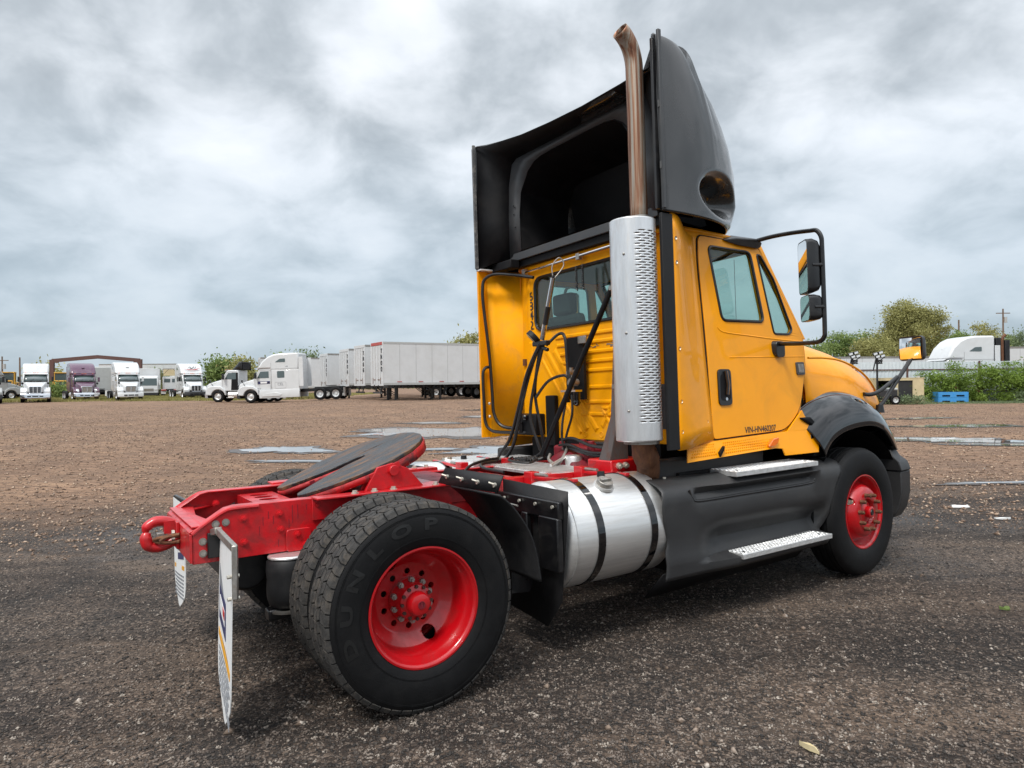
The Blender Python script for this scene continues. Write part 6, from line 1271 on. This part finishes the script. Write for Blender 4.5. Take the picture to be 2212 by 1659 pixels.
# distant tree line
def treeline():
    rg=random.Random(9); bl=[]
    for k in range(130):
        x=-230+k*3.6; y=185+rg.uniform(-14,14)
        h=rg.uniform(2.6,4.8); bl.append((x,y,h*.5,3.4,3.0,h*.55))
    o=leaves('distant_trees',bl,26000,.42,M['leaf_green'],None,77); tag(o,'low band of distant green trees closing off the yard','trees',kind='stuff')
treeline()
# grass: strip under the far tractors and at the fence
def grassmesh(name,label,boxes,n,h,seed,mat):
    rg=np.random.default_rng(seed); Bx=np.array(boxes,float); ar=(Bx[:,1]-Bx[:,0])*(Bx[:,3]-Bx[:,2]); bi=rg.choice(len(Bx),n,p=ar/ar.sum())
    x=lerp(Bx[bi,0],Bx[bi,1],rg.random(n)); y=lerp(Bx[bi,2],Bx[bi,3],rg.random(n)); keep=(np.sin(x*.7+1)+np.sin(y*.9)+np.sin(x*.23+y*.31)*1.3+rg.normal(size=n)*.9)>-.9; x=x[keep]; y=y[keep]; n=len(x)
    z=gz(x,y); a=rg.random(n)*6.28; hh=h*rg.uniform(.4,1.4,n); w=.035*rg.uniform(.6,1.6,n); dx=np.cos(a)*w; dy=np.sin(a)*w; lx=rg.normal(size=n)*.35*hh; ly=rg.normal(size=n)*.35*hh
    V=np.stack([np.stack([x-dx,y-dy,z-.02],-1),np.stack([x+dx,y+dy,z-.02],-1),np.stack([x+lx,y+ly,z+hh],-1)],1).reshape(-1,3)
    me=bpy.data.meshes.new(name); me.vertices.add(len(V)); me.vertices.foreach_set('co',V.ravel().astype('f4')); me.loops.add(n*3); me.loops.foreach_set('vertex_index',np.arange(n*3,dtype='i4')); me.polygons.add(n); me.polygons.foreach_set('loop_start',(np.arange(n)*3).astype('i4')); me.update(calc_edges=True); me.materials.append(mat)
    o=bpy.data.objects.new(name,me); COL.objects.link(o); tag(o,label,'grass',kind='stuff')
grassmesh('grass','dry grass growing under and behind the row of parked tractors',[(-62,-20,66,104)],120000,.22,1,M['grass'])
grassmesh('grass','grass strip along the foot of the fence and shed',[(19,42,40.6,43.5)],15000,.10,2,M['leaf_pale'])
# ---- sheet metal fence
def fence():
    y0=44.0; x0,x1=15.5,42.0; R=empty('sheet_metal_fence','pale corrugated sheet metal fence behind the shed and vines','fence',(0,y0,0)); sh=None; H=2.60
    x=x0; k=0
    while x<x1:
        w=.95; g=g_at(x,y0); rg=random.Random(k); 
        for (za,zb) in ((.08,2.08),(2.10,H+rg.uniform(-.03,.03))):
            if sh is None or True:
                pts=[]; n=20
                for i in range(n+1): pts.append((i/n*w*.985,.018*math.copysign(abs(sin(i*pi/2.5))**.6,sin(i*pi/2.5))))
                mb=MB(); mb.loft([[(p[0],p[1],z) for p in pts] for z in (za,zb)],caps=False,closed=False)
                if sh is None or za<.1 and 'lo' not in locals().get('cache',{}): pass
                o=mb.build('metal_sheet',M['fence'],R,ang=50); o.location=(x,rg.uniform(-.012,.012),0)
        x+=w; k+=1
    for z in (.7,2.09): MB().box(x0,x1,-.06,-.03,z-.035,z+.035).build('fence_rail',M['brown_steel'],R)
    for xx in np.arange(x0+.5,x1,4.6): MB().box(xx-.05,xx+.05,-.10,-.04,0,H+.02).build('fence_post',M['brown_steel'],R)
fence()
# vines over the right part of the fence
bl=[]; rg=random.Random(2)
for k in range(120):
    x=rg.uniform(22,43); t=(x-22)/20; hm=interp(x,[22,25.6,27.6,31.3,43],[.85,1.5,1.85,2.45,2.7])+.25*sin(x*1.7)+.15*sin(x*3.9); z=rg.uniform(.2,hm-.25); bl.append((x,43.2-rg.uniform(0,.7)*(1-z/hm*.5),z,.75,.40,.38))
for x,z in ((28.3,2.25),(31.5,2.5),(20.3,2.1),(20.5,1.6),(20.2,2.4),(20.6,1.2)): bl.append((x,43.5,z,.5 if x>22 else .25,.3,.3))
o=leaves('vine_hedge',bl,52000,.085,M['leaf_vine'],None,5); tag(o,'dense green vines hanging over the right part of the fence','vines',kind='stuff')
bl=[]
for k in range(40): x=rg.uniform(30.2,39); bl.append((x,42.4+rg.uniform(-.3,.5),rg.uniform(.15,.55),.45,.35,.30))
o=leaves('brush',bl,12000,.07,M['leaf_pale'],None,6); tag(o,'pale green brush spilling out at the foot of the vines','bush',kind='stuff')
bl=[(x,41.2,.22,.3,.25,.22) for x in (21.9,22.4,22.9,23.4,23.9,24.4)]
o=leaves('weeds',bl,2600,.06,M['leaf_pale'],None,8); tag(o,'low weeds growing in front of the tan shed','bush',kind='stuff')
# ---- tan shed
def shed():
    x0=at(1888,829,42).x; x1=at(1972,829,42).x; R=empty('shed','low tan stucco shed with two dark openings, at the fence','shed',(x0,42,g_at(x0,42))); w=x1-x0+.6; h=1.55; d=1.1
    vs,fs=holed([(0,0),(w,0),(w,h),(0,h)],[[(.12,.12),(1.28,.12),(1.28,h-.12),(.12,h-.12)],[(1.45,.06),(2.35,.06),(2.35,h-.12),(1.45,h-.12)]],.08)
    MB().add([(v[0],v[2],v[1]) for v in vs],fs).build('front_wall',M['tan'],R); MB().box(w,w+.08,0,d,0,h).build('side_wall',M['tan'],R); MB().box(0,-.08+.0,0,d,0,h).build('side_wall',M['tan'],R)
    MB().box(-.05,w+.1,-.05,d+.05,h,h+.05).build('roof',M['tan'],R); MB().box(0,w,d-.05,d,0,h).build('rear_wall',M['black_matte'],R); MB().box(1.47,2.33,.03,.06,.07,h-.13).build('dark_door',M['plastic'],R)
    MB().box(w-.25,w-.1,.1,.22,h+.05,h+.17).build('roof_lamp',M['grey_p'],R)
shed()
# ---- light tower trailer
def tower(label,px,D,mastpx=None,flip=1):
    p=at(px,829,D); R=empty('light_tower',label,'light tower',(p.x,p.y,g_at(p.x,p.y)))
    MB().box(-.1,1.0,-.45,.45,.42,.88).build('generator_box',M['plastic'],R,bev=.06); MB().box(.55,1.0,-.47,.47,.84,.98).build('generator_cover',M['grey_p'],R,bev=.05); MB().box(-.4,1.1,-.5,.5,.34,.41).build('trailer_frame',M['black'],R)
    for sy in(-1,1): bwheel(R,.72,sy*.62,sy,wr2,.56)
    MB().cyl((0,0,.4),(0,0,3.15),.055,None,10).build('mast',M['black'],R)
    mb=MB(); mb.bar((-.25,0,2.0),(0,0,3.0),.05,.05); mb.bar((0,0,2.5),(.45,-.05,2.85),.05,.05); mb.tube([(.1+.2*cos(t*5),.05*sin(t*9),2.55+.12*sin(t*7)) for t in np.linspace(0,6,60)],.02,4); mb.build('mast_bracket',M['black'],R)
    for i,(x,z) in enumerate(((-.16,3.02),(.16,3.10),(-.02,2.86),(.28,2.90))):
        l=MB().obox((x,-.08,z),(.26,.12,.16),Matrix.Rotation(radians(-18),3,'Y')).build('floodlight',M['black'],R,bev=.01); MB().obox((x,-.145,z),(.22,.01,.12),Matrix.Rotation(radians(-18),3,'Y')).build('floodlight_lens',M['head'],l)
    MB().tube([(-.3,0,.40),(-.9,0,.38)],.03,6).build('tow_bar',M['black'],R); MB().bar((-.3,0,0),(-.3,0,.42),.05,.05).build('support_leg',M['black'],R)
tower('folded light tower trailer with floodlights on a black mast, in front of the shed',1895,41.3)
tower('second light tower with black mast, partly hidden behind the yellow hood',1842,41.8)
# ---- blue pallet bins
def bins():
    for k in range(2):
        p=at(2027,829,42.0); z0=g_at(p.x,p.y)+k*.345
        R=empty('pallet_bin',('upper' if k else 'lower')+' blue plastic pallet bin of the two stacked beside the vines','bin',(p.x,p.y,z0),radians(-4),'stacked blue pallet bins')
        vs,fs=holed([(0,0),(1.75,0),(1.75,.335),(0,.335)],[[(.22,.05),(.68,.05),(.68,.15),(.22,.15)],[(1.05,.05),(1.52,.05),(1.52,.15),(1.05,.15)]],.03)
        MB().add([(v[0],v[2],v[1]) for v in vs],fs).build('front_panel',M['blue'],R,bev=.004); MB().box(1.73,1.76,.0,1.2,0,.335).build('side_panel',M['blue'],R,bev=.004); MB().box(-.01,.02,.0,1.2,0,.335).build('side_panel',M['blue'],R); MB().box(0,1.75,1.18,1.21,0,.335).build('rear_panel',M['blue'],R)
        MB().box(.02,1.73,.02,1.18,.12,.14).build('floor_panel',M['black_matte'],R)
        for x in (.05,.45,.85,1.25,1.65): MB().box(x,x+.04,-.025,-.013,.16,.33).build('panel_rib',M['blue'],R)
bins()
def junk():
    p=at(2052,829,42.6); R=empty('scrap_heap','heap of rusty and white scrap behind the blue pallet bins','scrap',(p.x,p.y,g_at(p.x,p.y)))
    rg=random.Random(8)
    for k in range(16):
        m=[M['white_p'],M['rust'],M['tan'],M['red_top']][k%4]; c=Vector((rg.uniform(-.1,2.2),rg.uniform(.3,.9),rg.uniform(.6,1.05)*(1 if k%3 else .6))); MB().obox(c,(rg.uniform(.15,.5),.12,rg.uniform(.08,.3)),Matrix.Rotation(rg.uniform(-.8,.8),3,'Y')).build('scrap_piece',m,R,bev=.01)
    MB().tube([(1.7+.28*cos(a),.4,.92+.22*sin(a)) for a in np.linspace(-.3,pi+.3,14)],.03,6).build('bent_rusty_hoop',M['rust'],R); MB().box(-.2,2.3,.5,.9,0,.6).build('scrap_base',M['wood'],R)
junk()
# ---- litter on the ground
def litter(label,x,y,w,l,mat,seed,rot=0):
    rg=random.Random(seed); n=9; pts=[(w*rg.uniform(.6,1)*cos(2*pi*i/n),l*rg.uniform(.6,1)*sin(2*pi*i/n)) for i in range(n)]
    vs=[(p[0],p[1],.012+rg.uniform(0,.02)) for p in pts]+[(p[0],p[1],.004) for p in pts]
    o=MB().add(vs,[tuple(range(n)),tuple(range(2*n-1,n-1,-1))]+[(i,(i+1)%n,n+(i+1)%n,n+i) for i in range(n)]).build('litter',mat,None,ang=0); o.location=(x,y,g_at(x,y)+.004); o.rotation_euler=(0,0,rot); tag(o,label,'litter',None)
litter('crumpled white paper scrap lying on the wet ground right of the front tyre',5.55,8.55,.16,.09,M['flap_w'],1,.2)
litter('torn white scrap just nearer than the larger paper, right of the front tyre',5.5,7.75,.10,.05,M['flap_w'],2)
litter('small pale scrap on the dirt beyond the front bumper',6.4,14.5,.16,.09,M['tan'],3)
litter('pale straw-like splinter in the gravel at the lower right',1.27,2.98,.012,.055,M['tan'],4,.5)
litter('tiny green leaf on the gravel right of the front wheel',3.35,4.7,.035,.014,M['leaf_green'],5,-.4)
for p in BGP: bpy.data.objects.remove(p)
